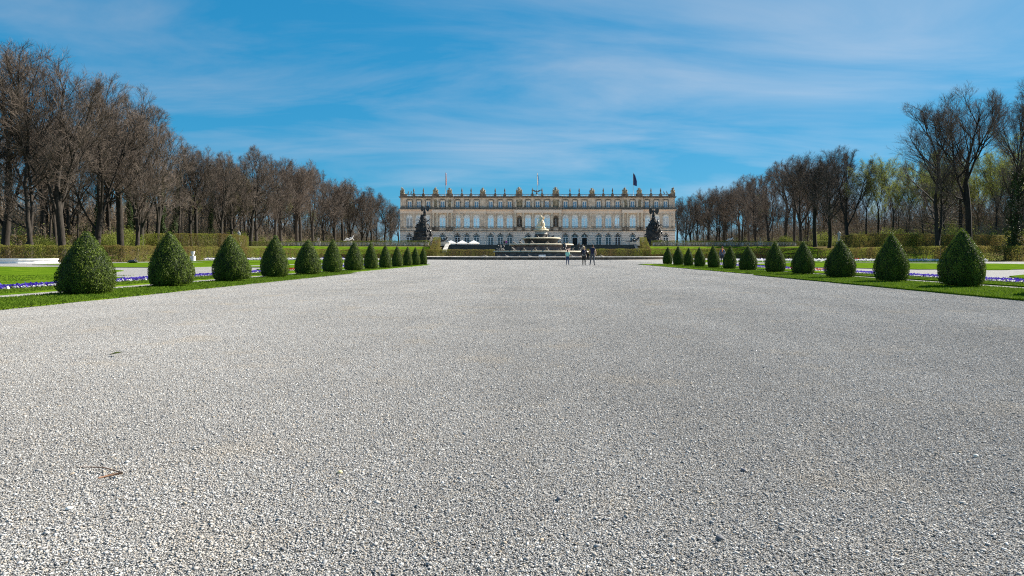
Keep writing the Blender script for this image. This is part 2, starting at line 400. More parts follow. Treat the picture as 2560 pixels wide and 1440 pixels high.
def sheet(name, poly, z, mat, thick=0.0, kind='structure', parent=None):
    n = len(poly)
    mb = MB()
    if thick:
        mb.add([(x, y, z-thick) for x, y in poly] + [(x, y, z) for x, y in poly],
               [tuple(range(n, 2*n))] + [(i, (i+1) % n, n+(i+1) % n, n+i) for i in range(n)])
    else: mb.add([(x, y, z) for x, y in poly], [tuple(range(n))])
    return tag(mb.build(name, mat, parent), kind=kind)
sheet('gravel_path', [(-80,-12),(80,-12),(80,86),(57,96),(57,178),(-57,178),(-57,110),(-52,84),(-80,78)], 0.0, M['gravel'])

# pebbles: one tile of real stones, set side by side over the whole walk
def pebble_tile(S=1.0, n=38000, nbig=550):
    def stones(bv, bf, n, r, jit):
        k = len(bv)
        c = RNG.uniform(-S/2, S/2, (n, 2))
        V = bv[None] * (1 + RNG.uniform(-jit, jit, (n, k, 1)))
        V = V * (r[:, None, None] * np.stack([RNG.uniform(0.9,1.6,n), RNG.uniform(0.75,1.15,n), RNG.uniform(0.34,0.56,n)], -1)[:, None])
        a = RNG.uniform(0, 2*np.pi, n); ca, sa = np.cos(a)[:, None], np.sin(a)[:, None]
        x, y, z = V[..., 0], V[..., 1], V[..., 2]
        z = z + x*RNG.normal(0, 0.2, (n, 1))
        V = np.stack([x*ca - y*sa + c[:, 0:1], x*sa + y*ca + c[:, 1:2], z + (r*0.35)[:, None] + RNG.uniform(0, 0.0025, (n, 1))], -1)
        Fc = (bf[None] + (np.arange(n)*k)[:, None, None]).reshape(-1, 3)
        return V.reshape(-1, 3), Fc, np.repeat(np.clip(RNG.normal(0.58, 0.22, n), 0, 1), k)
    ico = bmesh.new(); bmesh.ops.create_icosphere(ico, subdivisions=1, radius=1)
    iv = np.array([v.co[:] for v in ico.verts]); fi = np.array([[v.index for v in f.verts] for f in ico.faces]); ico.free()
    ov = np.array([[1,0,0],[-1,0,0],[0,1,0],[0,-1,0],[0,0,1],[0,0,-1]], float)*1.15
    of = np.array([[0,2,4],[2,1,4],[1,3,4],[3,0,4],[2,0,5],[1,2,5],[3,1,5],[0,3,5]])
    r1 = np.clip(np.exp(RNG.normal(math.log(0.0024), 0.33, n)), 0.0013, 0.005)
    r2 = np.clip(np.exp(RNG.normal(math.log(0.0054), 0.25, nbig)), 0.004, 0.011)
    A, B = stones(ov, of, n, r1, 0.22), stones(iv, fi, nbig, r2, 0.2)
    return np.concatenate([A[0], B[0]]), np.concatenate([A[1], B[1]+len(A[0])]), np.concatenate([A[2], B[2]])
TS = 1.0
tv, tf, tt = pebble_tile(TS)
spots = []
for j in range(-1, 122):
    y = 0.6 + j*TS
    half = 1.05*y + 3 if y < 16 else 13.0
    half = min(half, 14.5)
    for i in range(-14, 15):
        x = i*TS
        if abs(x) <= half and math.hypot(x-0.5, y-148) > 27.9: spots.append((x, y))
pm = np_mesh('gravel_stones', tv, tf, M['pebble'], smooth=True, attrs={'tint': tt})
gs = link('gravel_stones', pm); tag(gs, kind='stuff')
def tile_modifier(obj, spots, rot_step, z=0.0):
    """geometry nodes: the object's own tile, repeated over a grid of spots with quarter turns"""
    me = bpy.data.meshes.new('spot_grid')
    ng = bpy.data.node_groups.new('tiles', 'GeometryNodeTree')
    ng.interface.new_socket('Geometry', in_out='INPUT', socket_type='NodeSocketGeometry')
    ng.interface.new_socket('Geometry', in_out='OUTPUT', socket_type='NodeSocketGeometry')
    N, L = ng.nodes, ng.links
    gi, go = N.new('NodeGroupInput'), N.new('NodeGroupOutput')
    xs_ = sorted(set(round(s[0], 4) for s in spots)); ys_ = sorted(set(round(s[1], 4) for s in spots))
    nxs, nys = len(xs_), len(ys_)
    gr = N.new('GeometryNodeMeshGrid')
    gr.inputs['Size X'].default_value = xs_[-1]-xs_[0]; gr.inputs['Size Y'].default_value = ys_[-1]-ys_[0]
    gr.inputs['Vertices X'].default_value = nxs; gr.inputs['Vertices Y'].default_value = nys
    tr = N.new('GeometryNodeTransform'); tr.inputs['Translation'].default_value = ((xs_[0]+xs_[-1])/2, (ys_[0]+ys_[-1])/2, z)
    L.new(gr.outputs['Mesh'], tr.inputs['Geometry'])
    pos = N.new('GeometryNodeInputPosition'); sp = N.new('ShaderNodeSeparateXYZ'); L.new(pos.outputs[0], sp.inputs[0])
    # keep: |x| < min(1.05 y + 3, 14.5 near / 13 far) and outside the pool
    def math_(op, a, b):
        n = N.new('ShaderNodeMath'); n.operation = op
        for i, q in enumerate((a, b)):
            if q is None: continue
            if isinstance(q, (int, float)): n.inputs[i].default_value = q
            else: L.new(q, n.inputs[i])
        return n.outputs[0]
    ax = math_('ABSOLUTE', sp.outputs['X'], None)
    lim = math_('MINIMUM', math_('ADD', math_('MULTIPLY', sp.outputs['Y'], 1.05), 3.0), 13.6)
    out1 = math_('GREATER_THAN', ax, lim)
    ddx = math_('SUBTRACT', sp.outputs['X'], 0.5); ddy = math_('SUBTRACT', sp.outputs['Y'], 148.0)
    dist = math_('SQRT', math_('ADD', math_('MULTIPLY', ddx, ddx), math_('MULTIPLY', ddy, ddy)), None)
    out2 = math_('LESS_THAN', dist, 28.0)
    dl = N.new('GeometryNodeDeleteGeometry'); dl.domain = 'POINT'
    L.new(tr.outputs[0], dl.inputs['Geometry']); L.new(math_('MAXIMUM', out1, out2), dl.inputs['Selection'])
    iop = N.new('GeometryNodeInstanceOnPoints')
    L.new(dl.outputs[0], iop.inputs['Points']); L.new(gi.outputs[0], iop.inputs['Instance'])
    rv = N.new('FunctionNodeRandomValue'); rv.data_type = 'INT'; rv.inputs['Min'].default_value = 0; rv.inputs['Max'].default_value = 3
    rm = math_('MULTIPLY', rv.outputs[2], rot_step)
    cx = N.new('ShaderNodeCombineXYZ'); L.new(rm, cx.inputs[2]); L.new(cx.outputs[0], iop.inputs['Rotation'])
    L.new(iop.outputs[0], go.inputs[0])
    md = obj.modifiers.new('tiles', 'NODES'); md.node_group = ng
tile_modifier(gs, spots, math.pi/2, 0.002)

# ------------------------------------------------------------------ lawns
def wobble_line(a, b, n, amp=0.05):
    return [(a[0]+(b[0]-a[0])*i/n + random.uniform(-amp, amp), a[1]+(b[1]-a[1])*i/n) for i in range(n+1)]
LAWN_Z = 0.045
def lawn(poly, name='lawn', z=LAWN_Z): return sheet(name, poly, z, M['grass'], thick=0.05)
# turf strips under the topiary
strip_l1 = wobble_line((-9.1,7.0),(-9.35,34.0),60) + [(-9.8,34.9)] + [(-11.25,34.9)] + [(-11.25,7.0)]
strip_l2 = [(-9.95,35.6)] + wobble_line((-9.95,36.0),(-9.85,62.5),40) + [(-10.3,63.2),(-10.9,63.3),(-11.25,62.6),(-11.25,35.6)]
strip_r1 = wobble_line((9.9,7.0),(9.85,31.2),60) + [(10.1,32.0),(12.95,32.0),(12.95,7.0)]
strip_r2 = [(10.35,33.0)] + wobble_line((10.2,33.5),(9.75,57.0),40) + [(9.6,66.0),(10.4,66.8),(12.9,66.5),(12.95,33.0)]
for s in (strip_l1, strip_l2, strip_r1, strip_r2): lawn(s, 'turf_strip')
def arc(cx, cy, r, a0, a1, n=14): return [(cx+r*math.cos(R(a0+(a1-a0)*i/n)), cy+r*math.sin(R(a0+(a1-a0)*i/n))) for i in range(n+1)]
# borders behind the narrow gravel path (grass edge, flowers)
lawn([(-12.4,6),(-12.4,62),(-13.9,62),(-13.9,6)], 'turf_border')
lawn([(14.1,6),(14.1,64),(15.5,64),(15.5,6)], 'turf_border')
# parterre lawns, left
lawn([(-17.3,14),(-16.4,27)] + arc(-16.6+0.2, 33.0, 5.2, -95, -190, 12) + [(-24,39.5),(-30,46),(-41,52.5),(-60,56),(-60,14)])
lawn([(-26,49.5),(-36,50)] + arc(-40,54,4,-60,60,8) + [(-46,62),(-46,80),(-40,82),(-24,70)])
lawn([(-17.2,42)] + arc(-21,46,4,-40,120,10) + [(-22,62),(-17,62)])
lawn([(-24,72),(-40,84),(-51,96),(-50,112),(-26,112),(-20,90)])
# parterre lawns, right
lawn([(17.5,14)] + [(17.5,24),(20,29),(24,33)] + arc(27,31,3,160,20,8) + [(34,30),(44,33),(60,36),(60,14)])
lawn([(24,43)] + arc(27.5,44,2.5,200,330,6) + [(33,45),(41,47),(46,53),(47,70),(30,79),(20,66),(19,52)])
lawn([(33,39),(42,36.5),(56,39),(58,46),(48,48),(42,43)])
lawn([(20,84),(48,80),(55,92),(54,118),(22,118)])

# grass blades on the near strips and the ragged edges
def grass_blades(regions, name):
    V, T = [], []
    for (x0, x1, y0, y1, n, h) in regions:
        x = RNG.uniform(x0, x1, n); y = y0 + (y1-y0)*RNG.random(n)**1.5
        a = RNG.uniform(0, 2*np.pi, n); w = 0.0045 + 0.00045*y; hh = h*RNG.uniform(0.5, 1.3, n)
        lean = RNG.normal(0, 0.022, (n, 2))
        b1 = np.stack([x - w*np.cos(a), y - w*np.sin(a), np.full(n, LAWN_Z-0.004)], -1)
        b2 = np.stack([x + w*np.cos(a), y + w*np.sin(a), np.full(n, LAWN_Z-0.004)], -1)
        tp = np.stack([x + lean[:,0], y + lean[:,1], LAWN_Z + hh], -1)
        V.append(np.stack([b1, b2, tp], 1).reshape(-1, 3)); T.append(np.repeat(RNG.random(n), 3))
    V = np.concatenate(V); T = np.concatenate(T)
    o = link(name, np_mesh(name, V, np.arange(len(V)).reshape(-1, 3), M['blade'], attrs={'tint': T}))
    return tag(o, 'short mown grass blades on the turf strips beside the topiary', 'grass', kind='stuff')
grass_blades([(-11.25,-9.13,8,34,42000,0.035), (-9.2,-9.04,8,34,5000,0.03), (9.93,12.9,8,32,46000,0.035), (9.84,9.98,8,31,5000,0.03),
              (-13.85,-12.45,12,34,16000,0.035), (14.15,15.45,12,34,16000,0.035), (-11.2,-9.98,35,62,9000,0.05), (10.3,12.9,33,62,14000,0.05),
              (-40,-17.6,14.5,30,30000,0.035), (18,40,15,27,30000,0.035)], 'grass')

# flower beds
def flower_bed(x0, x1, y0, y1, n, mat, label, zt=0.065, size=0.040):
    c = np.stack([RNG.uniform(x0, x1, n), RNG.uniform(y0, y1, n), 0.03 + RNG.uniform(0.02, zt, n)], -1)
    a = RNG.uniform(0, 2*np.pi, n); s = size*RNG.uniform(0.6, 1.25, n)
    tx, ty = RNG.normal(0, 0.45, n), RNG.normal(-0.35, 0.45, n)
    V = []
    for k in range(5):
        th = a + 2*np.pi*k/5
        ox, oy = s*np.cos(th), s*np.sin(th)
        V.append(c + np.stack([ox, oy, ox*tx + oy*ty + 0.008], -1))
    V.insert(0, c)
    V = np.stack(V, 1)
    base = (np.arange(n)*6)[:, None, None]
    tri = np.array([[0,1,2],[0,2,3],[0,3,4],[0,4,5],[0,5,1]])[None]
    leaf_n = n
    o = link('flower_bed', np_mesh('flower_bed', V.reshape(-1,3), (base+tri).reshape(-1,3), mat, attrs={'tint': np.repeat(RNG.random(n), 6)}))
    return tag(o, label, 'flowers', kind='stuff')
def bed_green(x0, x1, y0, y1, n):
    x = RNG.uniform(x0, x1, n); y = RNG.uniform(y0, y1, n); a = RNG.uniform(0, 2*np.pi, n); s = RNG.uniform(0.03, 0.06, n)
    z = 0.03 + RNG.uniform(0.0, 0.05, n)
    V = np.stack([np.stack([x, y, z], -1), np.stack([x+s*np.cos(a), y+s*np.sin(a), z+0.02], -1), np.stack([x+s*np.cos(a+1.3), y+s*np.sin(a+1.3), z+s*0.6], -1)], 1)
    o = link('bed_greenery', np_mesh('bed_greenery', V.reshape(-1,3), np.arange(n*3).reshape(-1,3), M['dhedge'], attrs={'tint': np.repeat(RNG.random(n), 3)}))
    return tag(o, 'low green leaves under the pansies of the parterre border', 'greenery', kind='stuff')
soil = material('bed_soil', (0.05,0.035,0.022), (0.09,0.065,0.04), scale=6, rough=0.95, bump=0.6)
for x0, x1, sgn in ((-15.2,-13.95,-1), (15.6,17.0,1)):
    sheet('flower_soil', [(x0,10),(x1,10),(x1,62),(x0,62)], 0.03, soil, thick=0.03)
    side = 'white pool' if sgn < 0 else 'bare garden path'
    inner = (x1-0.10, x1-0.02) if sgn < 0 else (x0+0.02, x0+0.10)
    outer = (x0+0.15, x1-0.14) if sgn < 0 else (x0+0.14, x1-0.15)
    flower_bed(*outer, 10, 38, 8500, M['pansy'], 'ribbon of violet pansies bordering the parterre %s' % ('on the side of the long white pool' if sgn < 0 else 'across the walk from the white pool'))
    flower_bed(*outer, 44, 61, 2500, M['pansy'], 'far ribbon of violet pansies towards the hedge %s' % ('on the white pool side' if sgn < 0 else 'opposite the white pool'), size=0.06)
    flower_bed(*inner, 10, 61, 900, M['pansyw'], 'thin edging of white pansies beside violet ribbon %s' % ('on the white pool side' if sgn < 0 else 'opposite the white pool'), size=0.032)
    flower_bed(outer[0], outer[1], 38.5, 43.5, 420, M['pansyr'], 'patch of red flowers amid the violet ribbon %s' % ('on the white pool side' if sgn < 0 else 'opposite the white pool'), zt=0.09, size=0.05)
    bed_green(x0+0.05, x1-0.05, 10, 61, 9000)
flower_bed(-55, -30, 112, 113.5, 2500, M['pansyw'], 'white flowers at the foot of the enclosing hedge near the white pool', zt=0.3, size=0.12)
flower_bed(-55, -30, 113.5, 115, 1500, M['pansy'], 'violet flowers at the foot of the hedge near the white pool', zt=0.3, size=0.12)
flower_bed(26, 60, 91, 92.5, 2800, M['pansyw'], 'white flowers edging the lawn below the hedge opposite the white pool', zt=0.3, size=0.11)
flower_bed(26, 52, 92.5, 93.5, 900, M['pansy'], 'violet flowers edging the lawn below the hedge opposite the white pool', zt=0.3, size=0.11)
flower_bed(40, 44, 93.5, 94.5, 300, M['pansyr'], 'few red flowers below the far hedge opposite the white pool', zt=0.35, size=0.12)

# ------------------------------------------------------------------ branch helpers
def _norm(v): return v/(np.linalg.norm(v, axis=-1, keepdims=True)+1e-9)
def grow(base, dirs, length, N, up, wob, rng):
    """integrate branches: base (B,3), dirs (B,3), length (B,), -> (B,N,3)"""
    B = len(base); pts = np.empty((B, N, 3)); pts[:, 0] = base; d = _norm(dirs)
    step = (length/(N-1))[:, None]
    for i in range(1, N):
        d = _norm(d + np.array([0, 0, up]) + rng.normal(0, wob, (B, 3)))
        pts[:, i] = pts[:, i-1] + d*step
    return pts
def sprout(par, parlen, k, tr, ang, lenf, N, up, wob, rng, taper=0.55, power=1.0):
    B, Np, _ = par.shape
    t = tr[0] + (tr[1]-tr[0])*((np.arange(k)[None]+rng.random((B, k)))/k)**power
    f = t*(Np-1); i0 = np.minimum(f.astype(int), Np-2); fr = (f-i0)[..., None]
    bi = np.arange(B)[:, None]
    p = par[bi, i0]*(1-fr) + par[bi, i0+1]*fr
    pd = _norm(par[bi, i0+1]-par[bi, i0])
    ref = rng.normal(0, 1, (B, k, 3)); side = _norm(np.cross(pd, ref))
    a = np.radians(ang[0] + (ang[1]-ang[0])*rng.random((B, k, 1)))
    dr = pd*np.cos(a) + side*np.sin(a)
    L = parlen[:, None]*lenf*(1-taper*t)*rng.uniform(0.7, 1.25, (B, k))
    return grow(p.reshape(-1, 3), dr.reshape(-1, 3), L.ravel(), N, up, wob, rng), L.ravel(), t.ravel()
def tubes(pts, r0, r1, sides):
    """(B,N,3) polylines to tube quads; r0, r1 (B,)"""
    B, N, _ = pts.shape
    tg = np.empty_like(pts); tg[:, 1:-1] = pts[:, 2:]-pts[:, :-2]; tg[:, 0] = pts[:, 1]-pts[:, 0]; tg[:, -1] = pts[:, -1]-pts[:, -2]
    tg = _norm(tg)
    ref = np.where(np.abs(tg[..., 2:3]) < 0.9, np.array([0, 0, 1.0]), np.array([1.0, 0, 0]))
    u = _norm(np.cross(tg, ref)); w = np.cross(tg, u)
    rad = (r0[:, None] + (r1-r0)[:, None]*np.linspace(0, 1, N)[None])[..., None]
    rings = []
    for k_ in range(sides):
        th = 2*math.pi*k_/sides
        rings.append(pts + (u*math.cos(th) + w*math.sin(th))*rad)
    V = np.stack(rings, 2)                                   # B,N,sides,3
    base = (np.arange(B)*N*sides)[:, None, None]
    i = (np.arange(N-1)*sides)[None, :, None]; k_ = np.arange(sides)[None, None]
    k2 = (k_+1) % sides
    Fq = np.stack([base+i+k_, base+i+k2, base+i+sides+k2, base+i+sides+k_], -1).reshape(-1, 4)
    return V.reshape(-1, 3), Fq
def ribbons(pts, r0, r1, rng):
    B, N, _ = pts.shape
    tg = _norm(pts[:, -1]-pts[:, 0])
    side = _norm(np.cross(tg, rng.normal(0, 1, (B, 3))))[:, None]
    rad = (r0[:, None] + (r1-r0)[:, None]*np.linspace(0, 1, N)[None])[..., None]
    V = np.stack([pts - side*rad, pts + side*rad], 2)
    base = (np.arange(B)*N*2)[:, None]; i = (np.arange(N-1)*2)[None]
    Fq = np.stack([base+i, base+i+1, base+i+3, base+i+2], -1).reshape(-1, 4)
    return V.reshape(-1, 3), Fq
def cat(parts):
    V, Fq, o = [], [], 0
    for v, f in parts:
        V.append(v); Fq.append(f+o); o += len(v)
    return np.concatenate(V), np.concatenate(Fq)

# ------------------------------------------------------------------ leaf helpers
def leaf_quads(c, nrm, size, jitter=0.7, aspect=0.62):
    """small leaf quads at points c, roughly facing nrm"""
    n = len(c)
    nn = nrm + RNG.normal(0, jitter, (n, 3)); nn /= np.linalg.norm(nn, axis=1, keepdims=True) + 1e-9
    u = np.cross(nn, RNG.normal(0, 1, (n, 3))); u /= np.linalg.norm(u, axis=1, keepdims=True) + 1e-9
    w = np.cross(nn, u)
    s = np.broadcast_to(np.asarray(size, float), (n,))[:, None]
    a, b = u*s*0.5, w*s*0.5*aspect
    V = np.stack([c - a, c - a*0.1 + b, c + a, c - a*0.1 - b], 1)
    return V.reshape(-1, 3), np.arange(n*4).reshape(-1, 4)

# ------------------------------------------------------------------ topiary
def topi_profile(t, v):
    """radius (of 1) at height t (0..1): round shoulders low down, drawn out to a point"""
    t = np.asarray(t, float)
    base = np.interp(t, [0, 0.03, 0.085, 0.20, 0.31, 0.42, 0.54, 0.65, 0.76, 0.876, 0.93, 0.97, 1.0],
                        [0.83, 0.91, 0.97, 1.0, 0.985, 0.915, 0.80, 0.655, 0.485, 0.28, 0.175, 0.105, 0.04])
    return base * (1 + 0.03*np.sin(7*t + v))
def topiary_mesh(v, leaves=17000):
    n = leaves
    t = RNG.random(n*3); r = topi_profile(t, v)
    keep = RNG.random(n*3) < r; t = t[keep][:n]; n = len(t)
    th = RNG.uniform(0, 2*np.pi, n)
    lump = 1 + 0.038*np.sin(3*th + 5*t + v) + 0.030*np.sin(8*th - 11*t + 2*v) + 0.018*np.sin(17*th + 23*t + v)
    r = topi_profile(t, v) * lump * 0.5
    dr = (topi_profile(t+0.01, v) - topi_profile(t-0.01, v))*0.5/0.02
    nr = np.stack([np.cos(th), np.sin(th), -dr*0.8], -1); nr /= np.linalg.norm(nr, axis=1, keepdims=True)
    c = np.stack([r*np.cos(th), r*np.sin(th), t*0.985 + 0.03], -1) + nr*(-RNG.random(n)**1.3*0.055 + 0.018)[:, None]
    V, Fq = leaf_quads(c, nr, RNG.uniform(0.014, 0.034, n), 0.75)
    tint = np.repeat(np.clip(RNG.normal(0.42, 0.32, n) + 0.10*np.sin(9*th+4*t), 0, 1), 4)
    return np_mesh('foliage', V, Fq, M['box'], attrs={'tint': tint})
def topiary_core(v):
    prof = [(float(topi_profile(t, v))*0.5*0.93, t*0.96+0.035) for t in np.linspace(0, 1, 16)]
    mb = MB().lathe(prof, seg=20)
    mb.tube([(0,0,-0.04),(0.01,0,0.06)], [0.035, 0.03], 6)
    return mb.mesh('inner_branches', M['boxcore'])
tm = [(topiary_mesh(v), topiary_core(v)) for v in (0.3, 2.1, 3.9, 5.2)]
ORD = ['', 'first','second','third','fourth','fifth','sixth','seventh','eighth','ninth','tenth','eleventh','twelfth','thirteenth']
left_b = [(141.6,292.5,575.6,741.6),(368.4,489,576,718.5),(529,634,585,706),(646,725,586,695),(731,807.5,597.5,689),(802.5,859,597,683),
          (857,912.5,603,678),(907,948,604,674.5),(945,982,611,672),(977,1010,614,669),(1004,1032,615.5,666.5),(1026,1052,617,664.5),(1045,1070,618,662.8)]
right_b = [(2588,2732,556,740),(2343.5,2466,569.5,720.5),(2182.7,2276.7,580.5,708.5),(2059,2144,598,697.5),(1976,2040,602,689),(1909,1966,602,684),
           (1844,1896,613,679),(1804,1843,613,675),(1767,1802.5,612,673),(1733,1766,616.6,670),(1707,1736,618.6,667.4),(1680,1712,614,665),(1655,1683,616.6,662.5)]
k = 0
for side, row, rowx in (('nearer the long white pool', left_b, -10.4), ('opposite the long white pool', right_b, 12.03)):
    for i, (x0, x1, yt, yb) in enumerate(row):
        pxc = (x0+x1)/2
        d = rowx*F/(pxc-CX)                       # all of a row stand on one line
        w = (x1-x0)/F*d
        d2 = EYE*F/(yb-CY) + w*0.28
        d = 0.7*d + 0.3*d2
        h = Z(yt, d)
        fo, co = tm[(k*3+i) % 4]; k += 1
        t = thing('topiary', ((pxc-CX)/F*d, d, LAWN_Z-0.005), RNG.uniform(0, 6.28),
                  'clipped green box cone, %s from the fountain, in the row %s' % (ORD[13-i], side), 'topiary', 'clipped box topiary along the gravel walk')
        t.scale = (w*RNG.uniform(0.80,0.84), w*RNG.uniform(0.80,0.84), (h-LAWN_Z)*0.975)
        t.rotation_euler = (RNG.normal(0,0.02), RNG.normal(0,0.02), RNG.uniform(0,6.28))
        link('foliage', fo, t); link('inner_branches', co, t)

# ------------------------------------------------------------------ hedges
def hedge(name, path, width, label, group, dens=100, leaf=0.14, mats=('hedge','hedgecore'), base=None):
    """path: (x, y, top z); the hedge stands on the ground"""
    t = thing(name, (0, 0, 0), 0, label, 'hedge', group)
    core = MB(); C, Nn = [], []
    pts = [np.array(p, float) for p in path]
    # offset sides (mitred)
    n = len(pts); offs = []
    for i in range(n):
        a = pts[max(i-1, 0)][:2]; b = pts[min(i+1, n-1)][:2]
        dr = (b-a)/np.linalg.norm(b-a); offs.append(np.array([dr[1], -dr[0]]))
    zb = [(float(ground_z(p[0], p[1]))-0.1 if base is None else base) for p in pts]
    A = [np.append(p[:2]+o*width/2, p[2]) for p, o in zip(pts, offs)]
    B = [np.append(p[:2]-o*width/2, p[2]) for p, o in zip(pts, offs)]
    segl = [np.linalg.norm(pts[i+1][:2]-pts[i][:2]) for i in range(n-1)]
    SP = []
    for i in range(n-1):
        m = int(segl[i]*7)
        u = RNG.random((m, 1)); off = RNG.uniform(-0.42, 0.42, (m, 1))*width
        p = pts[i][None]*(1-u) + pts[i+1][None]*u; o = offs[i]
        zb_ = zb[i]*(1-u) + zb[i+1]*u
        base_ = np.concatenate([p[:, :2]+o*off, zb_], 1)
        SP.append(np.concatenate([base_, p[:, 2:3]-zb_], 1))
    SP = np.concatenate(SP); m = len(SP)
    st_ = grow(SP[:, :3], np.stack([RNG.normal(0,0.12,m), RNG.normal(0,0.12,m), np.ones(m)], -1), SP[:, 3]*RNG.uniform(0.7, 0.98, m), 4, 0.05, 0.08, RNG)
    p2_, l2_, _ = sprout(st_, SP[:, 3], 4, (0.2, 0.95), (25, 55), 0.3, 3, 0.04, 0.1, RNG)
    Vs, Fs = cat([ribbons(st_, RNG.uniform(0.02, 0.045, m), np.full(m, 0.012), RNG), ribbons(p2_, np.full(len(p2_), 0.014), np.full(len(p2_), 0.008), RNG)])
    link('branches', np_mesh('branches', Vs, Fs, M[mats[1]]), t)
    def scatter(p0, p1, q0, q1):
        """bilinear patch p0-p1 (bottom), q0-q1 (top)"""
        area = np.linalg.norm(p1-p0)*0.5*(np.linalg.norm(q0-p0)+np.linalg.norm(q1-p1))
        m = int(area*dens)
        if m < 1: return
        u, v = RNG.random(m)[:, None], RNG.random(m)[:, None]
        c = (p0*(1-u)+p1*u)*(1-v) + (q0*(1-u)+q1*u)*v
        nr = np.cross(p1-p0, q0-p0); nr /= np.linalg.norm(nr)+1e-9
        wob = 0.06*np.sin(c[:, 0:1]*1.3+c[:, 1:2]*0.9)+0.05*np.sin(c[:, 0:1]*4.1+c[:, 1:2]*2.7)
        C.append(c + nr*(0.06-np.abs(RNG.normal(0.0, 0.16, (m, 1))) + wob)); Nn.append(np.repeat(nr[None], m, 0))
    for i in range(n-1):
        a0, a1 = A[i], A[i+1]; b0, b1 = B[i], B[i+1]
        ga0, ga1 = a0.copy(), a1.copy(); ga0[2], ga1[2] = zb[i], zb[i+1]
        gb0, gb1 = b0.copy(), b1.copy(); gb0[2], gb1[2] = zb[i], zb[i+1]
        scatter(ga0, ga1, a0, a1); scatter(gb1, gb0, b1, b0); scatter(a0, a1, b0, b1)
    for e in (0, n-1):
        p0, p1 = A[e].copy(), B[e].copy(); p0[2] = p1[2] = zb[e]
        if e == 0: scatter(p1, p0, B[e], A[e])
        else: scatter(p0, p1, A[e], B[e])
    C = np.concatenate(C); Nn = np.concatenate(Nn)
    V, Fq = leaf_quads(C, Nn, RNG.uniform(leaf*0.6, leaf*1.4, len(C)), 0.6)
    streak = 0.5 + 0.26*np.sin(C[:,0]*0.9+0.6*C[:,1]+2*np.sin(0.31*C[:,0]))+0.16*np.sin(C[:,0]*4.1+C[:,1]*3)
    tint = np.repeat(np.clip(streak + RNG.normal(0, 0.25, len(C)), 0, 1), 4)
    link('foliage', np_mesh('foliage', V, Fq, M[mats[0]], attrs={'tint': tint}), t)
    return t
def HP(px, py, d): p = P(px, py, d); return (p.x, p.y, p.z)
hedge('hornbeam_hedge', [HP(-160,611.5,78), HP(0,613.5,80), HP(300,615,84), HP(420,616.5,100), HP(520,617.7,116), HP(700,621.5,150), HP(850,624.2,178), HP(1000,624.2,180), HP(1236,624.2,180)], 1.6,
      'long brown green clipped hedge behind the round pool, running on to the white pool', 'clipped hedges round the parterre')
hedge('hornbeam_hedge', [HP(1468,622.8,180), HP(1660,622.3,180), HP(1880,621.3,172), HP(2020,621.3,158), HP(2140,620.6,142), HP(2250,617.6,117), HP(2400,616.2,108), HP(2560,615,103), HP(2760,613,98)], 1.6,
      'long brown green clipped hedge behind the round pool, on the scarfed woman\'s side', 'clipped hedges round the parterre')
# hedges on the terrace edge, above the bank
hedge('box_hedge', [HP(250,608.5,196), HP(460,607.2,196), HP(600,604.3,196), HP(1075,601.6,196)], 1.2,
      'low dark green hedge along the terrace edge above the bank, white pool side', 'low terrace hedges', 85, 0.15, ('dhedge','hedgecore'))
hedge('box_hedge', [HP(1628,601.8,196), HP(2000,603.6,196), HP(2100,604.5,190), HP(2300,605.5,170), HP(2700,607.5,150)], 1.2,
      'low dark green hedge along the terrace edge above the bank, scarfed woman\'s side', 'low terrace hedges', 85, 0.15, ('dhedge','hedgecore'))
# tall hedges in front of the wood
hedge('tall_hedge', [HP(-120,588,120), HP(60,590,124), HP(290,585.5,140), HP(470,584.5,150), HP(560,585,157), HP(592,587.5,163), HP(612,592,172)], 1.8,
      'tall rounded hedge in front of the wood on the white pool side', 'tall hedges before the wood', 75, 0.155)
hedge('tall_hedge', [HP(2110,590.5,172), HP(2135,587.5,164), HP(2180,585.6,158), HP(2320,586.5,146), HP(2460,588.5,134), HP(2760,594,122)], 1.8,
      'tall pale hedge in front of the wood opposite the white pool', 'tall hedges before the wood', 75, 0.155)
# clipped wedges climbing beside the stairs
hedge('stair_hedge', [(-27.9,181.0,Z(622.5,181)), (-28.8,194.4,Z(592.5,194.4))], 1.8,
      'sloping clipped hedge climbing beside the stairs below the winged statue rock', 'sloping hedges beside the stairs', 120, 0.13)
hedge('stair_hedge', [(28.9,181.0,Z(622.5,181)), (29.7,194.4,Z(592.5,194.4))], 1.8,
      'sloping clipped hedge climbing beside the stairs below the standing statue rock', 'sloping hedges beside the stairs', 120, 0.13)
# bank lawn between the front hedge and the terrace
for s, nm in ((-1, 0), (1, 0)):
    mb = MB(); xs_ = [29.0, 40, 50, 62, 76]; pts = []
    ys_ = [181.2, 185, 189, 193.2, 195.4]
    for yy in ys_:
        for xx in xs_: pts.append((s*xx, yy, float(ground_z(s*xx, yy))+0.03))
    fs_ = []
    for j in range(len(ys_)-1):
        for i in range(len(xs_)-1):
            a = j*len(xs_)+i; q = (a, a+1, a+len(xs_)+1, a+len(xs_)); fs_.append(q if s > 0 else q[::-1])
    mb.add(pts, fs_, smooth=True)
    tag(mb.build('bank_lawn', M['grass']), kind='structure')
mb = MB()   # lawn in the angle behind the left hedge, seen above it
for s in (-1, 1):
    mb = MB(); ys_ = [118, 135, 150, 165, 181.1]; pts = []; xs_ = [59, 64, 70, 78]
    for yy in ys_:
        for xx in xs_: pts.append((s*xx, yy, float(ground_z(s*xx, yy))+0.03))
    fs_ = []
    for j in range(len(ys_)-1):
        for i in range(len(xs_)-1):
            a = j*len(xs_)+i; q = (a, a+1, a+len(xs_)+1, a+len(xs_)); fs_.append(q if s > 0 else q[::-1])
    mb.add(pts, fs_, smooth=True); tag(mb.build('bank_lawn', M['grass']), kind='structure')

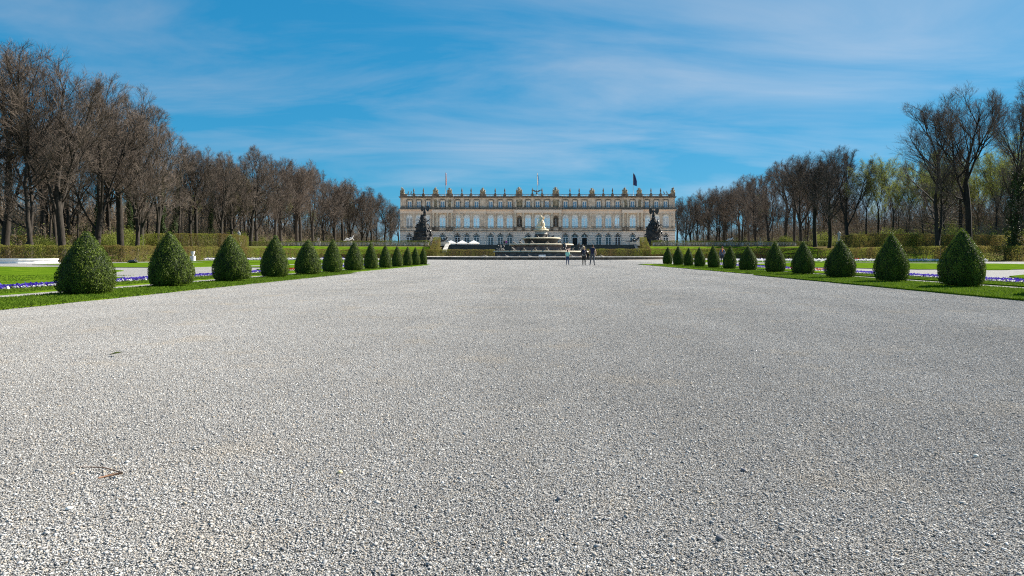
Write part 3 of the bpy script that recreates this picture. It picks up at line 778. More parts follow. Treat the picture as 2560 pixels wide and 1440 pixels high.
# balustrades below the terrace hedges
def balustrade(x0, x1, y, z0, h, label):
    t = thing('balustrade', ((x0+x1)/2, y, z0), 0, label, 'balustrade', 'stone balustrades on the terrace edge')
    L = x1-x0
    MB().box(-L/2, L/2, -0.22, 0.22, h-0.18, h).build('rail', M['kerb'], t)
    MB().box(-L/2, L/2, -0.25, 0.25, -0.5, 0.16).build('plinth', M['crust'], t)
    bm = MB(); n = int(L/0.42)
    for i in range(n):
        xx = -L/2 + (i+0.5)*L/n
        if i % 12 == 0: continue
        bm.lathe([(0.06,0.16),(0.13,0.16+(h-0.34)*0.3),(0.06,0.16+(h-0.34)*0.75),(0.09,h-0.18)], (xx,0,0), 6, cap=False)
    tag(bm.build('baluster', M['kerb'], t), kind='stuff')
    pm = MB().box(-0.22,0.22,-0.24,0.24,0.163,h-0.183).mesh('pier', M['kerb'])
    for i in range(0, n, 12):
        p = link('pier', pm, t); p.location = (-L/2+(i+0.5)*L/n, 0, 0)
balustrade(X(700,194.8), X(1072,194.8), 194.8, 3.42, 0.95, 'pale stone balustrade under the low hedge, winged statue side')
balustrade(X(1632,194.8), X(1990,194.8), 194.8, 3.42, 0.95, 'pale stone balustrade under the low hedge, standing statue side')

# ------------------------------------------------------------------ stairs to the terrace
st = thing('staircase', (0, STAIR_Y0, 0), 0, 'broad shaded stone staircase rising behind the fountain to the terrace', 'stairs')
mb = MB(); ns = 24
for i in range(ns):
    y0 = (STAIR_Y1-STAIR_Y0)*i/ns
    mb.box(-25.15, 26.85, y0, (STAIR_Y1-STAIR_Y0)*(i+1)/ns + (0.0 if i < ns-1 else 1.5), -0.3, TERR*(i+1)/ns)
mb.build('step', M['wet_shade_stone'], st)  # dark colour holds the shade of steps facing away from the sun
for s in (-1, 1):
    mb = MB(); x0, x1 = (-26.3, -25.2) if s < 0 else (26.9, 27.7)
    L = STAIR_Y1-STAIR_Y0; ya, za = 5.0, TERR*5.0/L
    mb.add([(x0,ya,za-0.4),(x1,ya,za-0.4),(x1,L+1.2,TERR-0.6),(x0,L+1.2,TERR-0.6),(x0,ya,za+0.45),(x1,ya,za+0.45),(x1,L+1.2,TERR+0.35),(x0,L+1.2,TERR+0.35)],
           [(0,3,2,1),(4,5,6,7),(0,1,5,4),(1,2,6,5),(2,3,7,6),(3,0,4,7)])
    mb.build('stringer', M['kerb'] if s < 0 else M['wet_shade_stone'], st)  # right one darker: its shade is put into the colour
# low pool rims standing on the terrace at the head of the stairs
for s, nm in ((-1,'winged statue side'), (1,'standing statue side')):
    t = thing('terrace_pool', (s*18.5, 203, TERR-0.3), 0, 'long low stone pool rim at the head of the stairs, %s' % nm, 'pool', 'terrace pools')
    def ring(prof, sx, sy, seg=40): return MB().lathe(prof, seg=seg, sx=sx, sy=sy, cap=False)
    ring([(1.0,-0.3),(1.0,0.20),(1.012,0.22),(1.012,0.36),(0.955,0.36),(0.955,0.0)], 12.5, 7.0).build('rim', M['kerb'], t)
    MB().lathe([(0.96,0.14),(0.0,0.141)], seg=40, sx=12.5, sy=7.0, cap=False).build('water', M['water'], t)
tp = [(-90,193.1),(90,193.1),(90,262),(-90,262)]
sheet('terrace', tp, 3.43, material('bounce_forecourt_gravel', (0.50,0.455,0.39), (0.66,0.61,0.53), scale=2, rough=0.95, spec=0.05, detail=8, space='World'))  # unseen forecourt gravel made paler to bounce sunlight onto the palace front

# ------------------------------------------------------------------ pools
PC = (0.5, 148.0)
t = thing('round_pool', (PC[0], PC[1], 0), 0, 'great round pool with low grey stone kerb around the tiered fountain', 'pool')
MB().lathe([(27.2,-0.1),(27.2,0.12),(27.0,0.14),(27.0,0.405)], seg=120, cap=False, smooth=False).build('kerb_face_shaded', M['crust'], t)  # dark stone paints the shade of the kerb's front, under a lighter coping
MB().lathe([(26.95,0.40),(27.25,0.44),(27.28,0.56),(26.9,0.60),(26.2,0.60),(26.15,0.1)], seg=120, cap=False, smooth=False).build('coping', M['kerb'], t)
MB().lathe([(26.3,0.34),(0.0,0.341)], seg=90, cap=False).build('water', M['water'], t)
t = thing('long_pool', (-70.0, 75.6, 0), 0, 'long white stone pool with rounded end at the edge of the parterre lawn', 'pool')
def stadium(r, hl, z, n=16):
    return [(hl+r*math.cos(a), r*math.sin(a), z) for a in np.linspace(-math.pi/2, math.pi/2, n)] + [(-hl+r*math.cos(a), r*math.sin(a), z) for a in np.linspace(math.pi/2, 3*math.pi/2, n)]
mb = MB(); prof = [(3.6,-0.1),(3.6,0.10),(3.5,0.13),(3.52,0.32),(3.62,0.36),(3.62,0.50),(3.1,0.51),(3.05,0.1)]
for i in range(len(prof)-1):
    a, b = stadium(prof[i][0], 12.5, prof[i][1]), stadium(prof[i+1][0], 12.5, prof[i+1][1]); n = len(a)
    mb.add(a+b, [(q, (q+1) % n, n+(q+1) % n, n+q) for q in range(n)])
whitestone = material('white_pool_stone', (0.68,0.67,0.65), (0.82,0.81,0.79), scale=1.2, rough=0.8, detail=8, bump=0.2)
mb.build('kerb', whitestone, t)
MB().add(stadium(3.2, 12.5, 0.3), [tuple(range(32))]).build('water', M['water'], t)

# ------------------------------------------------------------------ figures (skin)
def skin_mesh(name, J, E, mats, levels=2, root='pelvis'):
    """J: joint -> (x,y,z,r or (rx,ry)); grown into one continuous surface"""
    me = bpy.data.meshes.new(name+'_skeleton')
    names = list(J); ix = {n: i for i, n in enumerate(names)}
    me.from_pydata([J[n][:3] for n in names], [(ix[a], ix[b]) for a, b in E], [])
    o = bpy.data.objects.new(name, me); COL.objects.link(o)
    md = o.modifiers.new('skin', 'SKIN'); md.use_smooth_shade = True
    sl = me.skin_vertices[0].data
    for n in names:
        r = J[n][3]; sl[ix[n]].radius = r if hasattr(r, '__len__') else (r, r)
        sl[ix[n]].use_root = (n == root)
    sd = o.modifiers.new('sub', 'SUBSURF'); sd.levels = levels; sd.render_levels = levels
    dg = bpy.context.evaluated_depsgraph_get(); dg.update()
    out = bpy.data.meshes.new_from_object(o.evaluated_get(dg), depsgraph=dg)
    out.name = name
    bpy.data.objects.remove(o); bpy.data.meshes.remove(me)
    out.materials.clear()
    for m in (mats if isinstance(mats, (list, tuple)) else [mats]): out.materials.append(m)
    out.polygons.foreach_set('use_smooth', [True]*len(out.polygons))
    return out
HUMAN_E = [('pelvis','spine'),('spine','chest'),('chest','neck'),('neck','chin'),('chin','head'),('head','crown')]
for s in 'LR':
    HUMAN_E += [('chest','sh'+s),('sh'+s,'el'+s),('el'+s,'wr'+s),('wr'+s,'ha'+s),('pelvis','hip'+s),('hip'+s,'kn'+s),('kn'+s,'an'+s),('an'+s,'toe'+s)]
def human(over=None, girth=1.0):
    g = girth
    J = dict(pelvis=(0,0,0.97,(0.15*g,0.11*g)), spine=(0,0,1.13,(0.135*g,0.10*g)), chest=(0,0,1.34,(0.16*g,0.115*g)), neck=(0,0.0,1.49,0.058), chin=(0,0.015,1.56,0.07),
             head=(0,0.015,1.645,(0.078,0.092)), crown=(0,0.005,1.70,0.06))
    for s, k in (('L',-1),('R',1)):
        J.update({'sh'+s:(k*0.175,0,1.41,0.066*g), 'el'+s:(k*0.235,-0.02,1.13,0.046), 'wr'+s:(k*0.25,0.03,0.89,0.032), 'ha'+s:(k*0.25,0.05,0.82,(0.03,0.04)),
                  'hip'+s:(k*0.09,0,0.90,0.095*g), 'kn'+s:(k*0.10,0.02,0.50,0.064), 'an'+s:(k*0.105,-0.01,0.09,0.042), 'toe'+s:(k*0.115,0.13,0.035,0.036)})
    J.update(over or {})
    return J
def merge_mesh(me, mb, name):
    """append the shapes of mb to a mesh"""
    bm = bmesh.new(); bm.from_mesh(me)
    b = [bm.verts.new(v) for v in mb.v]
    for f, m, s in zip(mb.f, mb.m, mb.sm):
        try:
            q = bm.faces.new([b[i] for i in f]); q.material_index = m; q.smooth = s
        except ValueError: pass
    bm.to_mesh(me); bm.free(); me.update(); return me

# stone standing figure (attic of the palace), robed
robe = human(dict(kneeL=(0,0,0,0)) and {})
J = human({'elL':(-0.30,0.02,1.18,0.05),'wrL':(-0.20,0.16,1.30,0.04),'haL':(-0.14,0.20,1.36,0.04),'hipL':(-0.08,0,0.88,0.15),'hipR':(0.08,0,0.88,0.15),
           'knL':(-0.09,0,0.5,0.15),'knR':(0.09,0.03,0.5,0.15),'anL':(-0.10,0,0.12,0.14),'anR':(0.11,0.03,0.12,0.14),'toeL':(-0.1,-0.1,0.03,0.07),'toeR':(0.12,-0.1,0.03,0.07)}, 1.15)
stat_mesh = skin_mesh('statue', J, HUMAN_E, M['statue'], 1)
# reclining figure
J = human(dict(pelvis=(0,0,0.30,0.2), spine=(0.25,0,0.42,0.17), chest=(0.48,0,0.62,0.2), neck=(0.60,0,0.80,0.07), chin=(0.63,-0.02,0.88,0.08), head=(0.66,-0.02,0.97,0.095), crown=(0.67,0,1.03,0.07),
    shL=(0.52,-0.2,0.70,0.08), elL=(0.66,-0.32,0.42,0.06), wrL=(0.86,-0.36,0.22,0.05), haL=(0.95,-0.36,0.18,0.05), shR=(0.46,0.2,0.72,0.08), elR=(0.25,0.32,0.62,0.06), wrR=(0.02,0.30,0.66,0.05), haR=(-0.08,0.3,0.68,0.05),
    hipL=(-0.1,-0.12,0.28,0.14), knL=(-0.55,-0.16,0.58,0.10), anL=(-0.80,-0.16,0.16,0.07), toeL=(-0.95,-0.16,0.10,0.05), hipR=(-0.1,0.12,0.24,0.14), knR=(-0.60,0.18,0.26,0.10), anR=(-1.0,0.2,0.14,0.07), toeR=(-1.16,0.2,0.14,0.05)))
recl = skin_mesh('reclining', J, HUMAN_E, M['lead'], 1)
# kneeling figure with a raised arm
J = human(dict(pelvis=(0,0,0.5,0.17), spine=(0,0.03,0.68,0.15), chest=(0.02,0.06,0.9,0.18), neck=(0.03,0.08,1.05,0.065), chin=(0.03,0.05,1.12,0.08), head=(0.03,0.04,1.21,0.095), crown=(0.03,0.05,1.28,0.07),
    shL=(-0.18,0.06,0.97,0.075), elL=(-0.42,0.0,1.08,0.055), wrL=(-0.52,-0.04,1.36,0.045), haL=(-0.53,-0.05,1.46,0.05), shR=(0.22,0.06,0.96,0.075), elR=(0.36,-0.05,0.74,0.055), wrR=(0.28,-0.24,0.6,0.045), haR=(0.24,-0.3,0.58,0.05),
    hipL=(-0.11,0,0.45,0.13), knL=(-0.2,-0.36,0.5,0.09), anL=(-0.2,-0.34,0.1,0.06), toeL=(-0.2,-0.48,0.05,0.05), hipR=(0.11,0,0.42,0.13), knR=(0.18,-0.22,0.08,0.09), anR=(0.18,0.2,0.07,0.06), toeR=(0.18,0.32,0.06,0.05)))
kneel = skin_mesh('kneeling', J, HUMAN_E, M['bronze'], 1)
# frog: low body, lifted head, folded legs
fr_J = dict(pelvis=(0,0.28,0.16,(0.17,0.13)), mid=(0,0.0,0.30,(0.20,0.16)), neck=(0,-0.22,0.48,(0.14,0.11)), head=(0,-0.42,0.60,(0.14,0.08)), snout=(0,-0.58,0.66,(0.10,0.04)))
fr_E = [('pelvis','mid'),('mid','neck'),('neck','head'),('head','snout')]
for s, k_ in (('L',-1),('R',1)):
    fr_J.update({'sh'+s:(k_*0.16,-0.16,0.36,0.06),'el'+s:(k_*0.28,-0.22,0.2,0.045),'fo'+s:(k_*0.30,-0.38,0.04,0.05),'hi'+s:(k_*0.16,0.26,0.2,0.09),'kn'+s:(k_*0.34,0.02,0.30,0.075),'an'+s:(k_*0.34,0.34,0.08,0.05),'to'+s:(k_*0.38,0.06,0.04,0.05)})
    fr_E += [('mid','sh'+s),('sh'+s,'el'+s),('el'+s,'fo'+s),('pelvis','hi'+s),('hi'+s,'kn'+s),('kn'+s,'an'+s),('an'+s,'to'+s)]
frog = skin_mesh('frog', fr_J, fr_E, M['lead'], 1)
# lizard with lifted head
lz_J = dict(pelvis=(0,0.2,0.12,0.10), tail1=(0.05,0.55,0.09,0.06), tail2=(0.0,0.95,0.06,0.03), tail3=(0.12,1.25,0.05,0.012), mid=(0,-0.12,0.16,0.12), neck=(0,-0.38,0.28,0.075), head=(0,-0.52,0.46,0.08), snout=(0,-0.66,0.58,0.035))
lz_E = [('pelvis','mid'),('mid','neck'),('neck','head'),('head','snout'),('pelvis','tail1'),('tail1','tail2'),('tail2','tail3')]
for s, k_ in (('L',-1),('R',1)):
    lz_J.update({'f'+s:(k_*0.24,-0.2,0.08,0.04),'g'+s:(k_*0.32,-0.36,0.03,0.035),'h'+s:(k_*0.22,0.24,0.08,0.045),'i'+s:(k_*0.32,0.12,0.03,0.035)})
    lz_E += [('mid','f'+s),('f'+s,'g'+s),('pelvis','h'+s),('h'+s,'i'+s)]
lizard = skin_mesh('lizard', lz_J, lz_E, M['lead'], 1)

def slot(o, mat):
    o.material_slots[0].link = 'OBJECT'; o.material_slots[0].material = mat
    return o

# ------------------------------------------------------------------ tiered fountain
fc = (0.6, 148.0)
ft = thing('tiered_fountain', (fc[0], fc[1], 0.0), 0, 'tiered marble fountain rising in cream rimmed steps to a crowning statue', 'fountain')
def tier(prof_wall, prof_rim, prof_top, wallmat='marble'):
    w = MB().lathe(prof_wall, seg=64, cap=False, smooth=False).build('basin_wall', M[wallmat], ft)
    MB().lathe(prof_rim, seg=72, cap=False).build('rim', M['rim'], ft)
    MB().lathe(prof_top, seg=64, cap=False).build('basin_floor', M['wet_shade_stone'], ft)
def rimprof(r, z0, z1):
    h = (z1-z0)/2; zc = (z0+z1)/2
    return [(r-0.55, z0+0.02), (r-0.12, z0), (r, zc-h*0.4), (r+0.03, zc), (r-0.02, zc+h*0.5), (r-0.16, z1), (r-0.6, z1), (r-0.66, z1-0.15)]
tier([(10.0,0.0),(10.0,0.42),(9.85,0.44),(9.85,1.34),(9.95,1.42)], rimprof(10.36,1.40,1.74), [(9.75,1.62),(6.0,1.63)])
tier([(6.6,1.60),(6.6,1.75),(6.35,1.85),(6.35,2.6),(6.55,2.92),(6.6,2.96)], rimprof(7.0,2.93,3.26), [(6.4,3.14),(3.5,3.15)])
tier([(3.55,3.10),(3.5,3.35),(3.6,3.75),(3.85,4.2),(3.9,4.3)], rimprof(4.25,4.27,4.62), [(3.65,4.5),(1.2,4.51)], 'wet_shade_stone')
MB().lathe([(1.75,4.48),(1.75,4.7),(1.42,4.85),(1.38,5.3),(1.44,5.36)], seg=36, cap=False).build('drum_base', M['wet_shade_stone'], ft)
MB().lathe([(1.40,5.34),(1.34,5.45),(1.30,5.75),(1.36,5.95),(1.5,6.06)], seg=36, cap=False).build('drum', M['kerb'], ft)
MB().lathe([(1.42,6.05),(1.62,6.14),(1.66,6.27),(1.60,6.38),(1.2,6.42),(0.0,6.43)], seg=36, cap=False).build('top_slab', M['rim'], ft)
# crowning group: woman with two children on a rock
J = human(dict(pelvis=(0,0.0,1.02,0.19), spine=(0.02,0,1.22,0.15), chest=(0.02,0,1.45,0.18), neck=(0.0,0,1.62,0.065), chin=(-0.02,-0.02,1.70,0.08), head=(-0.03,-0.02,1.79,0.10), crown=(-0.03,0,1.86,0.08),
    shL=(-0.19,0,1.53,0.08), elL=(-0.34,-0.16,1.30,0.06), wrL=(-0.40,-0.30,1.08,0.05), haL=(-0.40,-0.36,1.02,0.05), shR=(0.21,0,1.53,0.08), elR=(0.36,-0.02,1.30,0.06), wrR=(0.30,-0.18,1.50,0.05), haR=(0.28,-0.24,1.58,0.05),
    hipL=(-0.12,-0.02,0.95,0.18), knL=(-0.16,-0.2,0.62,0.19), anL=(-0.16,-0.14,0.2,0.2), toeL=(-0.18,-0.3,0.06,0.08), hipR=(0.12,0,0.95,0.18), knR=(0.2,-0.12,0.55,0.2), anR=(0.22,-0.05,0.2,0.2), toeR=(0.24,-0.24,0.06,0.08)), 1.1)
woman_m = skin_mesh('figure', J, HUMAN_E, M['gilt'], 1)
lat = thing('crowning_statue', (fc[0]-0.05, fc[1], 6.42), 0, 'cream marble statue of a robed woman with children crowning the fountain', 'statue')
lat.scale = (1.3, 1.3, 1.02)
mb = MB()
mb.lathe([(0.85,0.0),(0.78,0.25),(0.62,0.55),(0.4,0.72),(0.1,0.78)], seg=14, smooth=True)
for q in range(9):
    a = q*0.7; mb.ball((0.6*math.cos(a), 0.6*math.sin(a), 0.22+0.05*(q % 3)), (0.28,0.28,0.24), 7, 5, jit=0.3)
mb.build('rock', M['gilt'], lat)
o = link('figure', woman_m, lat); o.location = (0, 0, 0.42); o.scale = (1.6, 1.5, 1.42)
o = slot(link('child', kneel, lat), M['gilt']); o.location = (0.42,-0.25,0.45); o.scale = (0.75,0.75,0.8); o.rotation_euler = (0,0,R(40))
o = slot(link('child', kneel, lat), M['gilt']); o.location = (-0.45,-0.2,0.5); o.scale = (0.7,0.7,0.75); o.rotation_euler = (0,0,R(-60))
def put(name, mesh, part, mat, loc, rz, sc, label, cat, group):
    t = thing(name, loc, rz, label, cat, group); t.scale = (sc, sc, sc)
    slot(link(part, mesh, t), mat)
    MB().lathe([(0.42,-0.06),(0.44,0.0),(0.36,0.05)], seg=9).build('base', mat, t)
    return t
for q, a in enumerate((-168,-150,-128,-112,-98,-83,-66,-47,-30,-12)):
    put('frog_figure', frog, 'body', M['lead'], (fc[0]+9.3*math.cos(R(a)), fc[1]+9.3*math.sin(R(a)), 1.70), R(a+90+((q*37) % 30)-15), 1.0+0.1*(q % 3),
        'grey metal frog squatting on the lowest fountain tier, head lifted to spout', 'statue', 'frogs on the lowest fountain tier')
for q, a in enumerate((-160,-135,-108,-78,-52,-25)):
    put('frog_figure', frog, 'body', M['lead'], (fc[0]+6.1*math.cos(R(a)), fc[1]+6.1*math.sin(R(a)), 3.22), R(a+90), 0.95,
        'grey metal frog squatting on the middle fountain tier, head lifted to spout', 'statue', 'frogs on the middle fountain tier')
for q, a in enumerate((-150,-105,-70,-35)):
    put('frog_figure', frog, 'body', M['bronze'], (fc[0]+3.0*math.cos(R(a)), fc[1]+3.0*math.sin(R(a)), 4.56), R(a+90), 0.9,
        'dark metal frog crouching beside the drum on the top fountain tier', 'statue', 'frogs on the top fountain tier')
for q, (a, r, z, s, rz) in enumerate(((-178,8.9,1.70,1.15,20),(-170,8.4,1.70,1.25,-30),(172,9.0,1.70,1.2,60),(-57,8.6,1.70,1.45,10),(-4,8.7,1.70,1.2,-20),(6,9.2,1.70,1.1,50),(-9,8.2,1.70,1.35,100),(-140,5.7,3.2,0.8,0))):
    put('peasant_figure', kneel, 'body', M['bronze'], (fc[0]+r*math.cos(R(a)), fc[1]+r*math.sin(R(a)), z), R(rz), s,
        'dark bronze kneeling man with raised arm on the fountain tiers', 'statue', 'kneeling bronze men on the fountain')
for q, px in enumerate((1205,1216,1245,1268,1296,1325,1385,1432,1496,1506)):
    d = 148 - math.sqrt(max(26.5**2 - (X(px,121.5)-0.5)**2, 0))
    put('lizard_figure', lizard, 'body', M['lead'], (X(px,d+0.3), d+0.3, 0.60), R(-60 if q % 2 else 75), 0.6,
        'small grey lizard figure perched on the kerb of the round pool', 'statue', 'lizards on the pool kerb')
sg = thing('notice_board', (X(1355.5,119.6), 119.6, 0.0), 0, 'small white notice board standing before the round pool kerb', 'sign')
MB().box(-0.62,0.62,-0.02,0.02,Z(641.5,119.6),Z(636.8,119.6)).build('panel', M['white'], sg)
for s in (-1,1): MB().box(s*0.5-0.025,s*0.5+0.025,0.022,0.06,0,0.9).build('post', M['metal'], sg)

# ------------------------------------------------------------------ rock fountains on the terrace
def rock_fountain(loc, outline, label, figs, seed):
    t = thing('rock_fountain', loc, 0, label, 'fountain', 'dark rock fountains before the palace')
    rnd = random.Random(seed)
    mb = MB()
    prof = outline
    mb.lathe([(r*0.86, z) for r, z in prof], seg=18, sy=0.9)
    for (r, z), (r2, z2) in zip(prof[:-1], prof[1:]):
        m = max(5, int(r*5))
        for q in range(m):
            a = 2*math.pi*(q+rnd.random()*0.7)/m; u = rnd.random()
            rr, zz_ = r*(1-u)+r2*u, z*(1-u)+z2*u
            s = rnd.uniform(0.22, 0.5)*(0.6+0.12*r)
            mb.ball((rr*0.86*math.cos(a), rr*0.78*math.sin(a), zz_), (s, s, s*rnd.uniform(0.6,1.2)), 6, 4, jit=0.55)
    mb.build('rock', M['rock'], t)
    for nm, mesh, x, y, z, sc, rz, rx, mat in figs:
        o = slot(link(nm, mesh, t), M[mat]); o.location = (x, y, z); o.scale = (sc, sc, sc); o.rotation_euler = (R(rx), 0, R(rz))
    return t
# winged figure: striding, arm lifted with a trumpet
J = human(dict(wrR=(0.34,-0.1,1.75,0.035), elR=(0.30,-0.05,1.55,0.045), haR=(0.35,-0.12,1.84,0.035), elL=(-0.36,0.05,1.25,0.045), wrL=(-0.48,-0.05,1.12,0.035), haL=(-0.54,-0.1,1.08,0.035),
     knL=(-0.12,-0.12,0.5,0.13), anL=(-0.14,0.12,0.12,0.12), toeL=(-0.14,0.0,0.05,0.06), knR=(0.12,0.02,0.5,0.14), anR=(0.1,0.04,0.1,0.13), toeR=(0.1,-0.1,0.04,0.06), hipL=(-0.09,0,0.9,0.13), hipR=(0.09,0,0.9,0.13)), 1.1)
wing = skin_mesh('winged_figure', J, HUMAN_E, M['bronze'], 1)
mbw = MB()
for s in (-1, 1):
    pts = [(s*0.1,0.14,1.36),(s*0.35,0.32,1.75),(s*0.62,0.42,1.85),(s*0.78,0.45,1.5),(s*0.72,0.42,1.1),(s*0.55,0.36,0.8),(s*0.3,0.24,0.95)]
    b = [(x, y+0.05, z) for x, y, z in pts]; n = len(pts)
    mbw.add(pts+b, [tuple(range(n)), tuple(range(2*n-1, n-1, -1))] + [(i, n+i, n+(i+1) % n, (i+1) % n) for i in range(n)])
mbw.tube([(0.35,-0.12,1.84),(0.42,-0.25,2.05),(0.5,-0.42,2.28)], [0.02,0.03,0.09], 6)
merge_mesh(wing, mbw, 'winged')
g0 = 3.42
dl = 206.0
xl = X(1057, dl); k_ = dl/F
def zrel(py): return Z(py, dl) - g0
rock_fountain((xl, dl, g0), [(4.3,-0.2),(4.1,0.8),(3.5,2.2),(3.05,3.8),(2.5,5.0),(2.2,6.2),(1.5,6.9),(1.15,7.9),(0.9,8.9),(0.5,9.6)],
    'dark rock fountain crowned by a winged figure lifting a trumpet, beside white umbrellas',
    [('winged_figure', wing, 0.55, 0, 9.1, 1.75, 0, 0, 'bronze'),
     ('figure', kneel, 0.9, -1.1, 6.4, 1.3, 30, 0, 'bronze'), ('figure', kneel, 1.2, -1.9, 3.9, 1.5, -20, 0, 'bronze'), ('figure', recl, 1.3, -2.7, 2.2, 1.5, -25, 0, 'bronze'),
     ('figure', recl, 2.7, -2.6, 0.4, 1.5, -35, 0, 'bronze'), ('figure', kneel, -2.6, -2.2, 0.9, 1.4, 40, 0, 'bronze'), ('figure', kneel, 2.5, -0.6, 3.6, 1.2, 60, 0, 'bronze'),
     ('figure', kneel, -0.8, -1.2, 6.6, 1.1, -50, 0, 'bronze'), ('horse_head', lizard, 1.6, -1.4, 7.4, 1.6, 70, 0, 'bronze'), ('figure', recl, -3.3, -1.6, 0.3, 1.3, 160, 0, 'bronze')], 3)
xr = X(1634, dl)
rock_fountain((xr, dl, g0), [(3.7,-0.2),(3.9,0.6),(3.1,1.3),(2.75,3.2),(2.6,4.9),(2.15,5.2),(2.3,6.0),(1.55,6.3),(1.35,7.1),(0.75,8.2),(0.55,8.7)],
    'dark rock fountain crowned by a tall upright figure, beside grey pool wall',
    [('standing_figure', wing, -0.05, 0, 8.0, 1.95, 180, 0, 'bronze'),
     ('figure', kneel, 1.2, -0.7, 6.2, 1.5, 20, 0, 'bronze'), ('figure', recl, 1.5, -1.2, 6.0, 1.2, 170, 0, 'bronze'), ('figure', kneel, -1.1, -0.7, 6.2, 1.4, -40, 0, 'bronze'),
     ('figure', recl, 2.7, -1.9, 0.9, 1.4, 190, 0, 'bronze'), ('figure', kneel, -2.5, -1.6, 1.2, 1.3, 30, 0, 'bronze'), ('figure', kneel, 0.7, -2.6, 1.2, 1.4, 0, 0, 'bronze'), ('figure', kneel, 2.2, -1.4, 3.2, 1.3, 40, 0, 'bronze')], 9)
# small bronze animal groups on piers at the stair heads
for px, nm in ((1110,'winged statue side'), (1588,'standing statue side')):
    d = 198.0
    t = thing('beast_group', (X(px,d), d, TERR), 0, 'dark bronze animal group on a grey pier at the stair head, %s' % nm, 'statue', 'bronze animal groups at the stair heads')
    MB().box(-1.7,1.7,-1.0,1.0,-0.35,0.82).build('pier', M['kerb'], t)
    o = slot(link('body', recl, t), M['bronze']); o.location = (0.1,-0.2,0.8); o.scale = (1.5,1.5,1.6)
    o = slot(link('body', lizard, t), M['bronze']); o.location = (-0.3,0.1,0.9); o.scale = (2.2,2.2,2.6); o.rotation_euler = (0,0,R(70))
# pale statues further off along the terrace
for nm, px, yb, yt, d, mesh, mat, lab in (
    ('garden_statue', 597, 602, 576, 188, stat_mesh, 'pale', 'white upright garden statue rising behind the topiary before the wood, white pool side'),
    ('garden_statue', 2098, 605, 577, 184, stat_mesh, 'pale', 'white upright garden statue before the wood near the tall pale hedge'),
    ('reclining_statue', 874, 603, 588, 206, recl, 'pale', 'pale reclining statue on the terrace before the bare wood, white pool side'),
    ('reclining_statue', 1826, 602, 592, 206, recl, 'pale', 'pale reclining statue on the terrace before the bare wood opposite the white pool'),
    ('kneeling_statue', 796, 603, 592, 206, kneel, 'lead', 'small grey kneeling statue on the terrace edge, white pool side'),
    ('kneeling_statue', 1901, 602, 592, 206, kneel, 'lead', 'small grey kneeling statue on the terrace edge opposite the white pool')):
    gz0 = float(ground_z(X(px,d), d))
    t = thing(nm, (X(px,d), d, gz0), 0, lab, 'statue', 'statues along the terrace')
    zb = Z(yb, d)-gz0; H = Z(yt, d)-gz0-zb
    MB().box(-0.6,0.6,-0.5,0.5,-0.2,max(zb,0.2)).build('pedestal', M['kerb'], t)
    o = slot(link('figure', mesh, t), M[mat])
    hh = {'statue':1.76,'reclining':1.1,'kneeling':1.5}.get(mesh.name.split('.')[0], 1.6)
    sc = H/hh; o.location = (0,0,max(zb,0.2)); o.scale = (sc,)*3
d = 104.0
t = thing('stone_vase', (X(482,d), d, 0), 0, 'white stone vase on a slim pedestal before the clipped hedge', 'vase')
MB().box(-0.30,0.30,-0.30,0.30,0,0.75).build('pedestal', M['pale'], t)
MB().lathe([(0.18,0.75),(0.09,0.85),(0.22,1.0),(0.30,1.25),(0.26,1.38),(0.34,1.46)], seg=14).build('bowl', M['pale'], t)
d = 74.0
t = thing('bronze_beast', (X(332,d), d, LAWN_Z), R(80), 'low black bronze creature lying on the lawn before the clipped hedge', 'statue')
o = slot(link('body', recl, t), M['bronze']); o.scale = (0.55,0.8,0.5); o.rotation_euler = (0,0,R(-80))
MB().ball((0.0,0,0.16),(0.3,0.62,0.2),10,6).build('mound', M['bronze'], t)

# ------------------------------------------------------------------ umbrellas
for px, lab in ((1127.5,'white square garden umbrella nearest the grey pier before the palace'), (1155.5,'white square garden umbrella between two others before the palace'), (1184.5,'white square garden umbrella farthest from the winged statue rock')):
    d = 238.0
    t = thing('garden_umbrella', (X(px,d), d, 3.42), R(8), lab, 'umbrella', 'white umbrellas before the palace')
    zt = Z(600.8,d)-3.42; ze = Z(608.2,d)-3.42; w = 1.95
    mb = MB().add([(-w,-w,ze),(w,-w,ze),(w,w,ze),(-w,w,ze),(0,0,zt),(-w,-w,ze-0.18),(w,-w,ze-0.18),(w,w,ze-0.18),(-w,w,ze-0.18)],
                  [(0,1,4),(1,2,4),(2,3,4),(3,0,4),(5,6,1,0),(6,7,2,1),(7,8,3,2),(8,5,0,3)])
    mb.build('canopy', M['canvas'], t)
    MB().tube([(0,0,0),(0,0,zt-0.02)], 0.04, 8).build('pole', M['metal'], t)
    MB().lathe([(0.45,0),(0.45,0.08),(0.1,0.12)], seg=12).build('foot', M['metal'], t)

# ------------------------------------------------------------------ the palace
PY, S = 256.0, 256.0/F                    # facade depth, metres per pixel there
pal = thing('palace', (X(1344,PY), PY, 3.42), 0, 'long three storey stone palace with arched windows and statue lined roof', 'palace')
PG = 3.42
def pz(py): return Z(py, PY) - PG
Z_GF, Z_BAND0, Z_BAND1 = -0.3, pz(577.5), pz(568.2)
Z_PN1, Z_ENT1 = pz(532.6), pz(521.6)
Z_ATT1, Z_COR1, Z_BAL1 = pz(494.3), pz(491.4), pz(485.8)
segs = [(-51.5,-39.45,0.45), (-39.45,-31.35,1.2), (-31.35,-19.35,0.4), (-19.35,-9.0,0.0), (-9.0,9.0,1.2), (9.0,19.35,0.0), (19.35,31.35,0.4), (31.35,39.45,1.2), (39.45,51.5,0.45)]
win_x = [0,3.53,-3.53] + [s*o for o in (10.5,14.0,17.6,22.9,26.5,30.0,35.5,41.0,44.55,48.0) for s in (-1,1)]
niche_x = [-6.8, 6.8]
